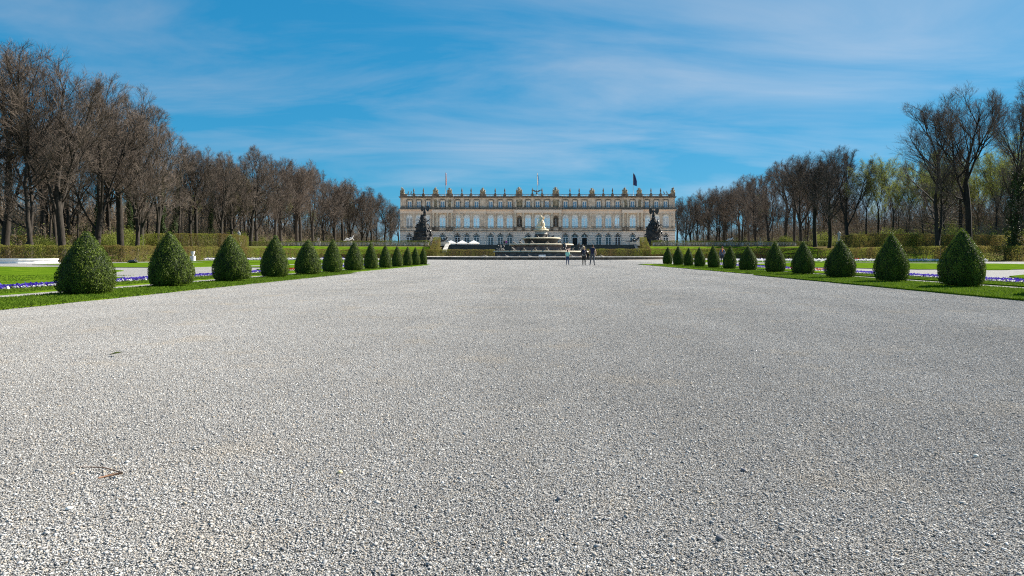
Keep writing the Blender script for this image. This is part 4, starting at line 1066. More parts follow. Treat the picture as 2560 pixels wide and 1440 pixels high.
def proj(x):
    for a, b, p in segs:
        if a <= x <= b: return p
    return 0
def arch_pts(cx, w, zs, rise, n=10):
    return [(cx + w/2*math.cos(math.pi - math.pi*i/n), zs + rise*math.sin(math.pi*i/n)) for i in range(n+1)]
def wall_strip(mb, x0, x1, z0, z1, y, ops, depth=0.55):
    """front face of a wall with openings (cx, w, zbottom, zspring, rise), reveals and end returns"""
    cur = x0
    q = lambda a, b, c, d_: mb.add([(a, y, c), (b, y, c), (b, y, d_), (a, y, d_)], [(0,1,2,3)])
    for cx, w, zb, zs, rise in sorted(ops):
        l, r = cx-w/2, cx+w/2
        q(cur, l, z0, z1)
        if zb > z0+0.01: q(l, r, z0, zb)
        ap = arch_pts(cx, w, zs, rise) if rise > 0 else [(l, zs), (r, zs)]
        m = len(ap)
        vs_ = [(x, y, z) for x, z in ap] + [(x, y, z1) for x, z in ap]
        mb.add(vs_, [(i, i+1, m+i+1, m+i) for i in range(m-1)])
        loop = [(l, zb)] + ap + [(r, zb)]
        vs_ = [(x, y, z) for x, z in loop] + [(x, y+depth, z) for x, z in loop]; k2 = len(loop)
        mb.add(vs_, [(i, k2+i, k2+i+1, i+1) for i in range(k2-1)] + [(k2-1, 2*k2-1, k2, 0)])
        cur = r
    q(cur, x1, z0, z1)
    for xx, sg_ in ((x0, 1), (x1, -1)):
        f = [(xx, y, z0), (xx, y+1.9, z0), (xx, y+1.9, z1), (xx, y, z1)]
        mb.add(f, [(3,2,1,0) if sg_ > 0 else (0,1,2,3)])
    mb.add([(x0,y,z1),(x1,y,z1),(x1,y+1.9,z1),(x0,y+1.9,z1)], [(0,1,2,3)])
GW = (2.05, 0.75, pz(592.8), 1.02)      # width, bottom, spring, rise
PW = (2.35, pz(570.6), pz(545.0), 1.22)
AW = (1.55, pz(520.0), pz(503.2), 0.0)
gf, pn, at = MB(), MB(), MB()
for a, b, p in segs:
    inn = [x for x in win_x if a < x < b]
    ins = [x for x in niche_x if a < x < b]
    wall_strip(gf, a, b, Z_GF, Z_BAND0, -p, [(x, GW[0], GW[1], GW[2], GW[3]) for x in inn])
    wall_strip(pn, a, b, Z_BAND0+0.002, Z_PN1, -p+0.10, [(x, PW[0], PW[1], PW[2], PW[3]) for x in inn] + [(x, 1.9, pz(567.5), pz(546), 1.05) for x in ins])
    wall_strip(at, a, b, Z_ENT1-0.2, Z_ATT1, -p+0.55, [(x, AW[0], AW[1], AW[2], AW[3]) for x in inn])
gf.build('ground_floor_wall', M['ashlar'], pal)
pn.build('main_floor_wall', M['stone'], pal)
at.build('attic_wall', M['stone'], pal)
body = MB()
body.box(-51.45, 51.45, 1.85, 24, -0.3, Z_COR1-0.4)
body.build('building_body', M['stone'], pal)
# back panels behind the recesses (dark rooms)
vm = MB()
for a, b, p in segs:
    vm.box(a+0.02, b-0.02, -p+0.78, 1.83, -0.25, Z_BAND0-0.05); vm.box(a+0.02, b-0.02, -p+0.88, 1.83, Z_BAND0+0.05, Z_PN1-0.05); vm.box(a+0.02, b-0.02, -p+1.25, 1.835, Z_ENT1, Z_ATT1-0.05)
vm.build('inner_wall', M['void'], pal)
# string courses, entablature and cornices
def course(name, mat, z0, z1, out, end=0.0, inset=1.5):
    mb = MB()
    for i, (a, b, p) in enumerate(segs):
        x0 = a-end if i == 0 else a+0.004; x1 = b+end if i == len(segs)-1 else b-0.004
        mb.box(x0, x1, -p-out, -p+inset, z0, z1)
    return mb.build(name, M[mat], pal)
course('plinth', 'crust', -0.32, 0.45, 0.12, 0.1, 0.08)
course('string_course', 'crust', Z_BAND0-0.10, Z_BAND0+0.16, 0.38, 0.3)
course('balcony_plinth', 'stone', Z_BAND0+0.163, Z_BAND1-0.45, 0.14, 0.1, 0.097)
course('architrave', 'plaster', Z_PN1-0.05, Z_PN1+0.45, 0.06, 0.05)
course('frieze', 'plaster', Z_PN1+0.453, Z_ENT1-0.62, 0.02, 0.02)
course('cornice', 'plaster', Z_ENT1-0.617, Z_ENT1-0.32, 0.5, 0.35)
course('cornice_top', 'crust', Z_ENT1-0.317, Z_ENT1-0.08, 0.75, 0.55)
course('attic_frieze', 'stone', Z_ATT1-0.42, Z_ATT1-0.02, -0.42, -0.1)
course('roof_cornice', 'crust', Z_ATT1-0.017, Z_ATT1+0.28, 0.15, 0.3)
course('roof_cornice_top', 'crust', Z_ATT1+0.283, Z_COR1, 0.35, 0.5)
# piers and balusters of the balcony band, in front of the main floor
def band_rail(name, z0, z1, out, thick, gaps=None, dens=0.5, post=0.0, mat='crust'):
    rail, bal = MB(), MB()
    for i, (a, b, p) in enumerate(segs):
        y0 = -p-out
        rail.box(a+0.01, b-0.01, y0, y0+thick, z1-0.16, z1)
        rail.box(a+0.01, b-0.01, y0-0.02, y0+thick+0.02, z0, z0+0.14)
        n = int((b-a)/dens)
        for q in range(n):
            xx = a+(q+0.5)*(b-a)/n
            bal.lathe([(0.05,z0+0.14),(0.11,z0+0.14+(z1-z0-0.3)*0.35),(0.05,z1-0.16)], (xx, y0+thick/2, 0), 5, cap=False)
    r = rail.build(name, M[mat], pal)
    b = bal.build('baluster', M['stone'], r); tag(b, kind='stuff')
band_rail('balcony_rail', Z_BAND1-0.447, Z_BAND1+0.25, 0.10, 0.14, dens=0.45)
band_rail('attic_rail', Z_ENT1-0.077, Z_ENT1+0.42, 0.45, 0.14, dens=0.45)
band_rail('roof_balustrade', Z_COR1+0.003, Z_BAL1, 0.0, 0.2, dens=0.5)
# pilasters and columns
ph = Z_PN1-0.055-(Z_BAND1+0.02); pw = 0.62
pil = MB().box(-pw/2,pw/2,-0.14,0.08,0.16,ph-0.42).box(-pw/2-0.08,pw/2+0.08,-0.2,0.08,0,0.157).box(-pw/2-0.10,pw/2+0.10,-0.22,0.08,ph-0.417,ph).mesh('pilaster', M['stone'])
colm = MB().lathe([(0.46,0),(0.46,0.14),(0.40,0.2),(0.36,0.3),(0.37,ph*0.4),(0.31,ph-0.55),(0.36,ph-0.5),(0.33,ph-0.44),(0.44,ph-0.1),(0.47,ph-0.08),(0.47,ph)], seg=14).mesh('column', M['statue'])
ped = MB().box(-0.52,0.52,-0.5,0.3,0,Z_BAND1-Z_BAND0-0.16).mesh('pedestal', M['crust'])
for o in (12.2,15.8,19.05,19.75,24.75,28.3,30.95,40.0,42.75,46.3,49.7,51.0):
    for s in (-1,1):
        q = link('pilaster', pil, pal); q.location = (s*o, -proj(s*o)+0.02, Z_BAND1+0.02)
col_x = [1.77,5.35,8.35,32.0,33.55,37.45,38.85]
for o in col_x:
    for s in (-1,1):
        p_ = proj(s*o)
        q = link('column', colm, pal); q.location = (s*o, -p_-0.42, Z_BAND1+0.02)
        q = link('pedestal', ped, pal); q.location = (s*o, -p_-0.42, Z_BAND0+0.162)
# entablature blocks over the columns
for a, b in ((-9.0,9.0),(-39.45,-31.35),(31.35,39.45)):
    MB().box(a+0.1,b-0.1,-1.2-0.85,-1.2-0.51,Z_PN1-0.03,Z_ENT1-0.64).build('entablature_block', M['plaster'], pal)
ah = Z_ATT1-0.43-(Z_ENT1+0.02)
apil = MB().box(-0.25,0.25,-0.08,0.06,0.14,ah-0.2).box(-0.33,0.33,-0.14,0.06,0,0.137).box(-0.33,0.33,-0.13,0.06,ah-0.197,ah).mesh('attic_pilaster', M['stone'])
for o in (1.77,5.35,8.35,9.4,12.2,15.8,19.05,19.8,21.3,24.75,28.3,31.0,31.9,33.6,37.4,39.0,40.0,42.75,46.3,49.6,51.0):
    for s in (-1,1):
        q = link('attic_pilaster', apil, pal); q.location = (s*o, -proj(s*o)+0.53, Z_ENT1+0.02)
# windows
def window_parts(w, zb, zs, rise, rowsz, glass, lun=None):
    """frame mesh and pane mesh of a window whose opening starts at z = 0"""
    h = zs-zb; t = 0.15; fr_ = MB(); y0, y1 = 0.10, 0.20
    fr_.box(-w/2, -w/2+t, y0, y1, 0, h); fr_.box(w/2-t, w/2, y0, y1, 0, h); fr_.box(-0.11, 0.11, y0-0.02, y1-0.02, 0.102, h-0.162)
    fr_.box(-w/2+t+.002, w/2-t-.002, y0, y1, 0, 0.10)
    fr_.box(-w/2+t+.002, w/2-t-.002, y0-0.03, y1, h-0.16, h+0.02)
    for q in range(1, rowsz):
        z = h*q/rowsz
        for s in (-1, 1):
            xa, xb = (0.112, w/2-t-.002)
            fr_.box(min(s*xa,s*xb), max(s*xa,s*xb), y0+0.03, y1-0.02, z-0.025, z+0.025)
    pane = MB().add([(-w/2+0.03,y1+0.03,0.02),(w/2-0.03,y1+0.03,0.02),(w/2-0.03,y1+0.03,h-0.02),(-w/2+0.03,y1+0.03,h-0.02)], [(0,1,2,3)])
    lnt = None
    if rise > 0:
        ap = arch_pts(0, w-0.02, h+0.03, rise-0.02, 10)
        lnt = MB().add([(x, y1+0.02, z) for x, z in ap], [tuple(reversed(range(len(ap))))])
        ao, ai = arch_pts(0, w-0.02, h+0.03, rise-0.01, 10), arch_pts(0, w-0.26, h+0.03, rise-0.13, 10)
        m = len(ao)
        fr_.add([(x,y0,z) for x, z in ao]+[(x,y0,z) for x, z in ai], [(m+i, m+i+1, i+1, i) for i in range(m-1)])
        for ang in (45, 90, 135):
            c, s_ = math.cos(R(ang)), math.sin(R(ang))
            fr_.tube([(0.2*c, y0+0.05, h+0.06+0.2*s_), ((w/2-0.1)*c, y0+0.05, h+0.03+(rise-0.1)*s_)], 0.035, 4)
    return fr_, pane, lnt
def arch_surround(w, h, rise, wid, y, proud, keyst=True):
    """moulding round an arched opening, with keystone"""
    mb = MB()
    ao, ai = arch_pts(0, w+2*wid, h, rise+wid, 12), arch_pts(0, w+0.01, h, rise+0.005, 12); m = len(ao)
    f = [(x,y-proud,z) for x, z in ao]+[(x,y-proud,z) for x, z in ai]; bk = [(x,y+0.01,z) for x, z in ao]
    mb.add(f+bk, [(m+i, m+i+1, i+1, i) for i in range(m-1)] + [(i, i+1, 2*m+i+1, 2*m+i) for i in range(m-1)])
    if keyst:
        z1 = h+rise
        mb.add([(-0.16,y-proud-0.12,z1-0.12),(0.16,y-proud-0.12,z1-0.12),(0.26,y-proud-0.12,z1+wid+0.32),(-0.26,y-proud-0.12,z1+wid+0.32),(-0.16,y,z1-0.12),(0.16,y,z1-0.12),(0.26,y,z1+wid+0.32),(-0.26,y,z1+wid+0.32)],
               [(0,1,2,3),(3,2,6,7),(1,5,6,2),(4,0,3,7),(4,5,1,0)])
    return mb
fg, pg, lg = window_parts(GW[0], GW[1], GW[2], GW[3], 4, None)
fp, pp, lp = window_parts(PW[0], PW[1], PW[2], PW[3], 3, None)
fa, pa, la = window_parts(AW[0], AW[1], AW[2], 0, 2, None)
mg = (fg.mesh('window', M['white']), pg.mesh('pane', M['darkglass']), lg.mesh('fanlight', M['darkglass']))
mp_ = (fp.mesh('window', M['white']), pp.mesh('pane', M['curtain']), lp.mesh('lunette', M['fan']))
ma = (fa.mesh('window', M['white']), pa.mesh('pane', M['attglass']), None)
sg_m = arch_surround(GW[0], GW[2]-GW[1], GW[3], 0.22, 0, 0.07).mesh('keystone_arch', M['crust'])
sp_m = arch_surround(PW[0], PW[2]-PW[1], PW[3], 0.26, 0.1, 0.1).mesh('arch_moulding', M['statue'])
mbh = MB()
hw = AW[0]/2+0.32; hz = AW[2]-AW[1]
ap = arch_pts(0, 2*hw, hz+0.12, 0.42, 10); m_ = len(ap)
mbh.add([(x,0.33,z) for x, z in ap]+[(x,0.33,z+0.24) for x, z in ap]+[(x,0.56,z) for x, z in ap]+[(x,0.56,z+0.24) for x, z in ap],
        [(i,i+1,m_+i+1,m_+i) for i in range(m_-1)] + [(m_+i,m_+i+1,3*m_+i+1,3*m_+i) for i in range(m_-1)] + [(2*m_+i,2*m_+i+1,i+1,i) for i in range(m_-1)])
mbh.box(-hw,-hw+0.2,0.4,0.56,0.1,hz+0.12); mbh.box(hw-0.2,hw,0.4,0.56,0.1,hz+0.12)
hood = mbh.mesh('window_hood', M['crust'])
openm = MB().add([(-GW[0]/2+0.03,0.24,0.02),(GW[0]/2-0.03,0.24,0.02),(GW[0]/2-0.03,0.24,GW[2]-GW[1]-0.05),(-GW[0]/2+0.03,0.24,GW[2]-GW[1]-0.05)], [(0,1,2,3)]).mesh('open_door', M['void'])  # black sheet paints the unlit room behind the open doorway
fo_ = MB(); hh_ = GW[2]-GW[1]
fo_.box(-GW[0]/2,-GW[0]/2+0.1,0.1,0.2,0,hh_).box(GW[0]/2-0.1,GW[0]/2,0.1,0.2,0,hh_).box(-GW[0]/2+.102,GW[0]/2-.102,0.07,0.2,hh_-0.16,hh_+0.02).box(-0.07,0.07,0.08,0.18,hh_+0.022,hh_+GW[3]-0.05)
doorf = fo_.mesh('door', M['white'])
for x in win_x:
    p_ = proj(x)
    isopen = abs(x-14.0) < 0.1 or abs(x-17.6) < 0.1
    w_ = link('door' if isopen else 'window', doorf if isopen else mg[0], pal); w_.location = (x, -p_, GW[1])
    link('dark_doorway' if isopen else 'pane', openm if isopen else mg[1], w_); link('fanlight', mg[2], w_)
    w_ = link('window', mp_[0], pal); w_.location = (x, -p_+0.10, PW[1]); link('pane', mp_[1], w_); link('lunette', mp_[2], w_)
    w_ = link('window', ma[0], pal); w_.location = (x, -p_+0.55, AW[1]); link('pane', ma[1], w_)
    q = link('keystone_arch', sg_m, pal); q.location = (x, -p_, GW[1])
    q = link('arch_moulding', sp_m, pal); q.location = (x, -p_, PW[1])
    q = link('window_hood', hood, pal); q.location = (x, -p_, AW[1])
# niches with statues, panels in the attic
for x in niche_x:
    p_ = proj(x)
    nz0, nzs = pz(567.5), pz(546)
    mb = MB(); prof = [(0.95, 0.0), (0.95, nzs-nz0)] + [(0.95*math.cos(R(a)), nzs-nz0+1.05*math.sin(R(a))) for a in (30,60,89)]
    vs_, fs_ = [], []
    for r, z in prof:
        for q in range(9):
            a = math.pi*q/8; vs_.append((r*math.cos(a), 0.02+r*0.8*math.sin(a), z))
    for i in range(len(prof)-1):
        for q in range(8): fs_.append((i*9+q, (i+1)*9+q, (i+1)*9+q+1, i*9+q+1))
    mb.add(vs_, fs_, smooth=True)
    o = mb.build('niche', M['crust'], pal); o.location = (x, -p_+0.10, nz0)
    o = slot(link('statue', stat_mesh, pal), M['lead']); o.location = (x, -p_+0.3, nz0+0.25); o.scale = (1.5,1.5,1.75)
    o = link('arch_moulding', arch_surround(1.9, nzs-nz0, 1.05, 0.2, 0.1, 0.08, False).mesh('arch_moulding', M['stone']), pal); o.location = (x, -p_, nz0)
for x, w in ((-6.85,2.2),(6.85,2.2),(-32.8,1.0),(32.8,1.0),(-38.2,1.0),(38.2,1.0)):
    p_ = proj(x)
    o = MB().box(-w/2,w/2,-0.07,0.02,0.35,ah-0.3).build('relief_panel', M['trophy'], pal); o.location = (x, -p_+0.55, Z_ENT1+0.02)
for o_ in (1.77,5.35,8.15,32.1,33.85,37.2,38.9):
    for s in (-1,1):
        q = link('statue', stat_mesh, pal); q.location = (s*o_, -1.2-0.18, Z_ENT1-0.075); q.scale = (1.35,1.3,1.62); q.rotation_euler = (0,0,R(s*15))
# roof sculpture
def trophy_mesh(seed, w=1.15, h=2.75):
    rnd = random.Random(seed); mb = MB()
    mb.box(-w*0.95, w*0.95, -0.35, 0.35, 0, 0.35)
    mb.ball((0,0,h*0.33),(w*0.55,0.4,h*0.33),10,7,jit=0.2)
    mb.ball((0,-0.1,h*0.62),(w*0.42,0.35,h*0.24),9,6,jit=0.2)
    mb.ball((0,-0.05,h*0.88),(0.22,0.22,0.26),8,6)
    mb.lathe([(0.2,0),(0.05,0.22),(0.02,0.35)], (0,-0.05,h*0.94), 7)
    for q in range(13):
        a = R(-78+156*q/12); L = h*rnd.uniform(0.62,0.85)*(0.8+0.2*math.cos(a))
        x, z = math.sin(a)*L*0.62, 0.35+math.cos(a)*L
        mb.tube([(math.sin(a)*0.2,0,0.5),(x,0.05,max(z,0.5))],[0.07,0.04],5)
        mb.ball((x,0.05,max(z,0.5)),(0.14,0.1,0.17),6,4,jit=0.4)
    for s in (-1,1):
        mb.ball((s*w*0.62,-0.2,0.72),(0.4,0.2,0.42),8,5,jit=0.2); mb.ball((s*w*0.72,-0.1,1.25),(0.28,0.2,0.3),7,5,jit=0.3)
    mb.ball((0,-0.4,h*0.42),(0.42,0.12,0.55),8,6)
    return mb.mesh('trophy', M['trophy'])
tro = [trophy_mesh(1, 1.0, 2.35), trophy_mesh(2, 0.95, 2.25), trophy_mesh(5, 1.3, 2.55)]
urn = MB().box(-0.28,0.28,-0.28,0.28,0,0.5).lathe([(0.12,0.5),(0.09,0.62),(0.26,0.95),(0.30,1.3),(0.20,1.55),(0.12,1.62),(0.2,1.72),(0.22,1.8),(0.10,1.98),(0.07,2.2),(0.02,2.35)], seg=10).mesh('urn', M['crust'])
post = MB().box(-0.5,0.5,-0.32,0.32,0.004,Z_BAL1-Z_COR1+0.1).mesh('roof_pier', M['crust'])
wpost = MB().box(-1.25,1.25,-0.36,0.36,0.004,Z_BAL1-Z_COR1+0.12).mesh('roof_pier', M['crust'])
for i, off in enumerate((-254,-219,-137,-46,45,136,217,253)):
    x = off*S; p_ = proj(x)
    q = link('roof_pier', wpost, pal); q.location = (x, -p_+0.1, Z_COR1)
    q = link('trophy', tro[2] if abs(off) < 50 else tro[i % 2], pal); q.location = (x, -p_+0.1, Z_BAL1+0.1)
for off in (-309,-285,-189,-166,-106,-82,-13,11,81,104,164,187,283,307):
    x = off*S; p_ = proj(x)
    q = link('roof_pier', post, pal); q.location = (x, -p_+0.1, Z_COR1)
    q = link('urn', urn, pal); q.location = (x, -p_+0.1, Z_BAL1+0.08)
for s in (-1,1):
    q = link('roof_pier', wpost, pal); q.location = (s*50.2, -0.35, Z_COR1)
    q = link('trophy', tro[1], pal); q.location = (s*50.6, -0.35, Z_BAL1+0.1); q.rotation_euler = (0,0,R(s*25))
    q = link('statue', stat_mesh, pal); q.location = (s*50.9, -0.35, Z_BAL1+0.6); q.scale = (0.95,0.95,1.3)
    for o_ in (48.4,47.3):
        q = slot(link('statue', kneel, pal), M['crust']); q.location = (s*o_, -0.35, Z_BAL1); q.scale = (0.9,)*3; q.rotation_euler = (0,0,R(s*60))
    # side returns of the roof balustrade
    MB().box(min(s*51.2,s*51.4),max(s*51.2,s*51.4),0.4,23.5,Z_COR1+0.01,Z_BAL1).build('side_parapet', M['crust'], pal)
# eagle over the centre
mb = MB(); mb.ball((0,0,0.9),(0.28,0.3,0.5),9,6); mb.ball((0,-0.2,1.45),(0.16,0.2,0.18),8,5); mb.lathe([(0.4,0),(0.3,0.3),(0.12,0.5)],seg=8)
for s in (-1,1):
    pts = [(s*0.15,0,0.8),(s*0.6,0.05,0.75),(s*1.3,0.1,1.15),(s*1.75,0.12,1.75),(s*1.1,0.1,1.55),(s*0.5,0.05,1.3)]
    b = [(x,y+0.08,z) for x,y,z in pts]; n = len(pts)
    mb.add(pts+b, [tuple(range(n)), tuple(range(2*n-1,n-1,-1))]+[(i,n+i,n+(i+1)%n,(i+1)%n) for i in range(n)])
o = mb.build('eagle', M['crust'], pal); o.location = (-2*S, -1.0, Z_BAL1)

# flags
def flag(px, ytop, w, hgt, stripes, label, droop):
    d = 262.0
    zr = PG+Z_COR1-0.35
    t = thing('flagpole', (X(px,d), d, zr), 0, label, 'flag', 'flagpoles on the palace roof')
    H = Z(ytop,d)-zr
    MB().tube([(0,0,0),(0,0,H)], [0.09,0.05], 8).ball((0,0,H+0.06),0.09,8,5).build('pole', M['metal'], t)
    for i, mat in enumerate(stripes):
        mb = MB(); nU, nV = 8, 16; vs_, fs_ = [], []
        lo, hi = i/len(stripes), (i+1)/len(stripes)
        for v in range(nV+1):
            for u in range(nU+1):
                uu = lo+(hi-lo)*u/nU; vv = v/nV
                x = 0.06 + w*uu*(0.45+0.55*min(1,vv*1.6+0.1)) ; y = 0.16*math.sin(uu*9+vv*3)*(0.4+uu)
                z = H-0.15-hgt*vv - droop*uu*(1-0.4*vv)
                vs_.append((x,y,z))
        for v in range(nV):
            for u in range(nU):
                a = v*(nU+1)+u; fs_.append((a,a+1,a+nU+2,a+nU+1))
        mb.add(vs_, fs_, smooth=True); mb.build('flag_stripe' if len(stripes) > 1 else 'flag_cloth', mat, t)
red = material('flag_red', (0.55,0.06,0.03), rough=0.8, trans=0.25); fwh = material('flag_white', (0.75,0.75,0.76), rough=0.8, trans=0.25)
orange = material('flag_orange', (0.62,0.22,0.06), rough=0.8, trans=0.25)
sblue = material('flag_sky_blue', (0.03,0.30,0.58), rough=0.8, trans=0.25); nblue = material('flag_dark_blue', (0.02,0.035,0.10), rough=0.8, trans=0.2)
flag(1114, 431.5, 0.42, 4.7, [orange, red, fwh], 'limp red and white flag on the palace roof pole', 0.1)
flag(1343, 432, 0.75, 4.6, [fwh, sblue], 'white and light blue flag on the pole behind the roof eagle', 0.5)
flag(1583, 432, 1.35, 4.6, [nblue], 'dark blue flag hanging open on the palace roof pole', 0.7)

# ------------------------------------------------------------------ trees
def make_tree(seed, H=28.0, fork=0.2, nl=4, tilt=24, spread=1.0, dens=1.0, slim=1.0, leaves=0, ivy=0, leafz=0.4, crown0=0.3, env=(0.27, 0.43)):
    """a bare deciduous tree, base at the origin: (trunk mesh, twig mesh, leaf mesh, ivy mesh, height)"""
    rng = np.random.default_rng(seed)
    N0 = 16
    R0 = 0.0128*H*slim
    wood, fine = [], []
    if fork:
        zf = fork*H
        tr_pts = grow(np.array([[0,0,-0.3]]), np.array([[rng.normal(0,0.04), rng.normal(0,0.04), 1.0]]), np.array([zf+0.3]), 6, 0.03, 0.02, rng)
        wood.append(tubes(tr_pts, np.array([R0*1.2]), np.array([R0*1.0]), 9))
        az = rng.uniform(0, 6.28) + np.arange(nl)*2*np.pi/max(nl-1, 1)
        tl = np.radians(tilt)*rng.uniform(0.7, 1.2, nl); tl[0] *= 0.2
        dr = np.stack([np.cos(az)*np.sin(tl), np.sin(az)*np.sin(tl), np.cos(tl)], -1)
        lead_len = (H-zf)*np.where(np.arange(nl) == 0, 1.0, rng.uniform(0.78, 0.98, nl))
        st_ = tr_pts[0][np.array([5] + [int(rng.integers(3, 6)) for _ in range(nl-1)])]
        leads = grow(st_, dr, lead_len, N0, 0.030, 0.055, rng)
        LEADS = R0*np.where(np.arange(nl) == 0, 0.74, rng.uniform(0.45, 0.62, nl))
        trng = (0.10, 0.98); k1 = max(5, int(round(30*dens/nl)))
    else:
        nl = 1
        leads = grow(np.array([[0,0,-0.3]]), np.array([[rng.normal(0,0.05), rng.normal(0,0.05), 1.0]]), np.array([H]), N0, 0.05, 0.045, rng)
        LEADS = np.array([R0*1.1])
        trng = (crown0, 0.98); k1 = int(28*dens)
    fl = np.array([[[0,0,-0.4],[0,0,0.3],[0,0,1.2]]], float); wood.append(tubes(fl, np.array([R0*1.6]), np.array([R0*1.05]), 9))
    env_a, env_c, env_z = env[0]*H, env[1]*H, (1-env[1])*H
    lob = rng.uniform(0, 6.28, 6)
    def inside(q):
        """<1 inside the rounded, slightly lobed crown"""
        dz = (q[..., 2]-env_z)/np.where(q[..., 2] > env_z, env_c, env_c*1.6)
        th = np.arctan2(q[..., 1], q[..., 0])
        lb = 1 + 0.06*np.sin(3*th+lob[0]+2*dz) + 0.05*np.sin(5*th+lob[1]-4*dz) + 0.04*np.sin(9*th+7*dz+lob[2])
        return np.sqrt((q[..., 0]/env_a)**2 + (q[..., 1]/env_a)**2 + dz**2)/lb
    def fit(q, lim=1.0):
        """shorten branches that would grow out of the crown"""
        base = q[:, :1]; best = np.full(len(q), 0.12); lm = lim*(1+rng.normal(0, 0.035, len(q)))
        for k in (0.25, 0.4, 0.55, 0.7, 0.85, 1.0):
            ok = inside(base[:, 0] + (q[:, -1]-base[:, 0])*k) < lm
            best = np.where(ok, k, best)
        return base + (q-base)*best[:, None, None], best
    if fork: leads, _ = fit(leads, 0.93)
    wood.append(tubes(leads, LEADS, np.full(nl, 0.02), 8))
    B, Np, _ = leads.shape
    t = trng[0] + (trng[1]-trng[0])*((np.arange(k1)[None]+rng.random((B, k1)))/k1)
    f = t*(Np-1); i0 = np.minimum(f.astype(int), Np-2); fr = (f-i0)[..., None]; bi = np.arange(B)[:, None]
    p = (leads[bi, i0]*(1-fr)+leads[bi, i0+1]*fr).reshape(-1, 3)
    out = np.arctan2(p[:, 1], p[:, 0])
    az = np.where(rng.random(len(p)) < (0.55 if nl > 1 else 0.0), out + rng.normal(0, 0.7, len(p)), np.arange(len(p))*2.39996 + rng.normal(0, 0.5, len(p)))
    zf_ = np.clip(p[:, 2]/H, 0, 1)
    a = np.radians(np.interp(zf_, [0.15, 0.4, 0.7, 1.0], [64, 45, 33, 20])+rng.normal(0, 7, len(zf_)))
    dr = np.stack([np.cos(az)*np.sin(a), np.sin(az)*np.sin(a), np.cos(a)], -1)
    L1 = H*spread*np.interp(zf_, [0.1, 0.3, 0.5, 0.75, 1.0], [0.16, 0.27, 0.33, 0.28, 0.17])*rng.uniform(0.7, 1.2, len(zf_))
    l1 = grow(p, dr, L1, 9, 0.075, 0.06, rng)
    r1 = np.clip(R0*0.42*(L1/(0.34*H))**1.0*(1.15-0.5*zf_), 0.032, None)
    l1, kk = fit(l1, 0.95); ok = kk > 0.3; l1, L1, zf_ = l1[ok], (L1*kk)[ok], zf_[ok]; r1 = r1[ok]
    wood.append(tubes(l1, r1, np.full(len(r1), 0.016), 5))
    k2 = max(5, int(10*dens))
    l2, L2, t2 = sprout(l1, L1, k2, (0.12, 1.0), (20, 46), 0.58, 6, 0.06, 0.065, rng)
    r2 = np.clip(np.repeat(r1, k2)*0.44*(1.05-0.6*t2), 0.020, None)
    l2, kk = fit(l2, 0.98); ok = (kk > 0.3) & (L2*kk > 0.5); l2, L2, r2 = l2[ok], (L2*kk)[ok], r2[ok]
    wood.append(tubes(l2, r2, np.full(len(r2), 0.010), 4))
    k3 = max(5, int(8*dens))
    l3, L3, t3 = sprout(l2, np.maximum(L2, 1.2), k3, (0.10, 1.0), (20, 48), 0.58, 4, 0.05, 0.08, rng)
    r3 = np.clip(np.repeat(r2, k3)*0.5*(1.05-0.6*t3), 0.010, 0.026)
    l3, kk = fit(l3, 1.0); ok = kk > 0.3; l3, L3, r3 = l3[ok], (L3*kk)[ok], r3[ok]
    fine.append(tubes(l3, r3, np.full(len(r3), 0.008), 3))
    k4 = 3
    l4, L4, t4 = sprout(l3, np.clip(L3, 0.9, 1.8), k4, (0.05, 1.0), (18, 50), 0.74, 3, 0.05, 0.10, rng, taper=0.3)
    l4, kk = fit(l4, 1.03); l4 = l4[kk > 0.3]
    fine.append(ribbons(l4, np.full(len(l4), 0.0088), np.full(len(l4), 0.005), rng))
    l5, L5, t5 = sprout(l3, np.clip(L3, 1.2, 2.2), 3, (0.55, 1.0), (8, 34), 0.75, 3, 0.05, 0.07, rng, taper=0.2)
    l5, kk = fit(l5, 1.04); l5 = l5[kk > 0.3]
    fine.append(ribbons(l5, np.full(len(l5), 0.0085), np.full(len(l5), 0.005), rng))
    V, Fq = cat(wood); trunk = np_mesh('trunk', V, Fq, M['bark'], smooth=True)
    V2, F2 = cat(fine); twigs = np_mesh('crown', V2, F2, M['twig'], smooth=False)
    lf = iv = None
    if leaves:
        src = np.concatenate([l4[:, -1], l4[:, 2], l3[:, -1]]); src = src[src[:, 2] > leafz*H]
        sel = src[rng.integers(0, len(src), leaves)] + rng.normal(0, 0.22, (leaves, 3))
        v, f = leaf_quads(sel, np.zeros((leaves, 3)), rng.uniform(0.10, 0.22, leaves), 1.0)
        lf = np_mesh('young_leaves', v, f, M['spring'], attrs={'tint': np.repeat(rng.random(leaves), 4)})
    if ivy:
        cs, ns_ = [], []
        axis = leads if fork else leads
        for b in range(len(axis)):
            m = int(9000*ivy/len(axis))
            tt2 = rng.random(m)**1.25*ivy; f = tt2*(Np-1); i0 = np.minimum(f.astype(int), Np-2); fr = (f-i0)[:, None]
            c = axis[b][i0]*(1-fr)+axis[b][i0+1]*fr
            th = rng.uniform(0, 6.28, m)
            rr = (R0*1.0 + 0.45*(1-tt2/ivy)+0.15)*(1+0.3*np.sin(tt2*40+b)+0.25*np.sin(3*th+tt2*30))*rng.uniform(0.75, 1.1, m)
            o = np.stack([np.cos(th), np.sin(th), rng.normal(0, 0.2, m)], -1)
            cs.append(c + o*rr[:, None]); ns_.append(o)
        cs, ns_ = np.concatenate(cs), np.concatenate(ns_)
        if fork:
            m = 2500; th = rng.uniform(0, 6.28, m); z = rng.random(m)*fork*H
            o = np.stack([np.cos(th), np.sin(th), np.zeros(m)], -1)
            cs = np.concatenate([cs, o*(R0*1.4+0.35)*rng.uniform(0.8,1.1,(m,1)) + np.stack([0*z,0*z,z],-1)]); ns_ = np.concatenate([ns_, o])
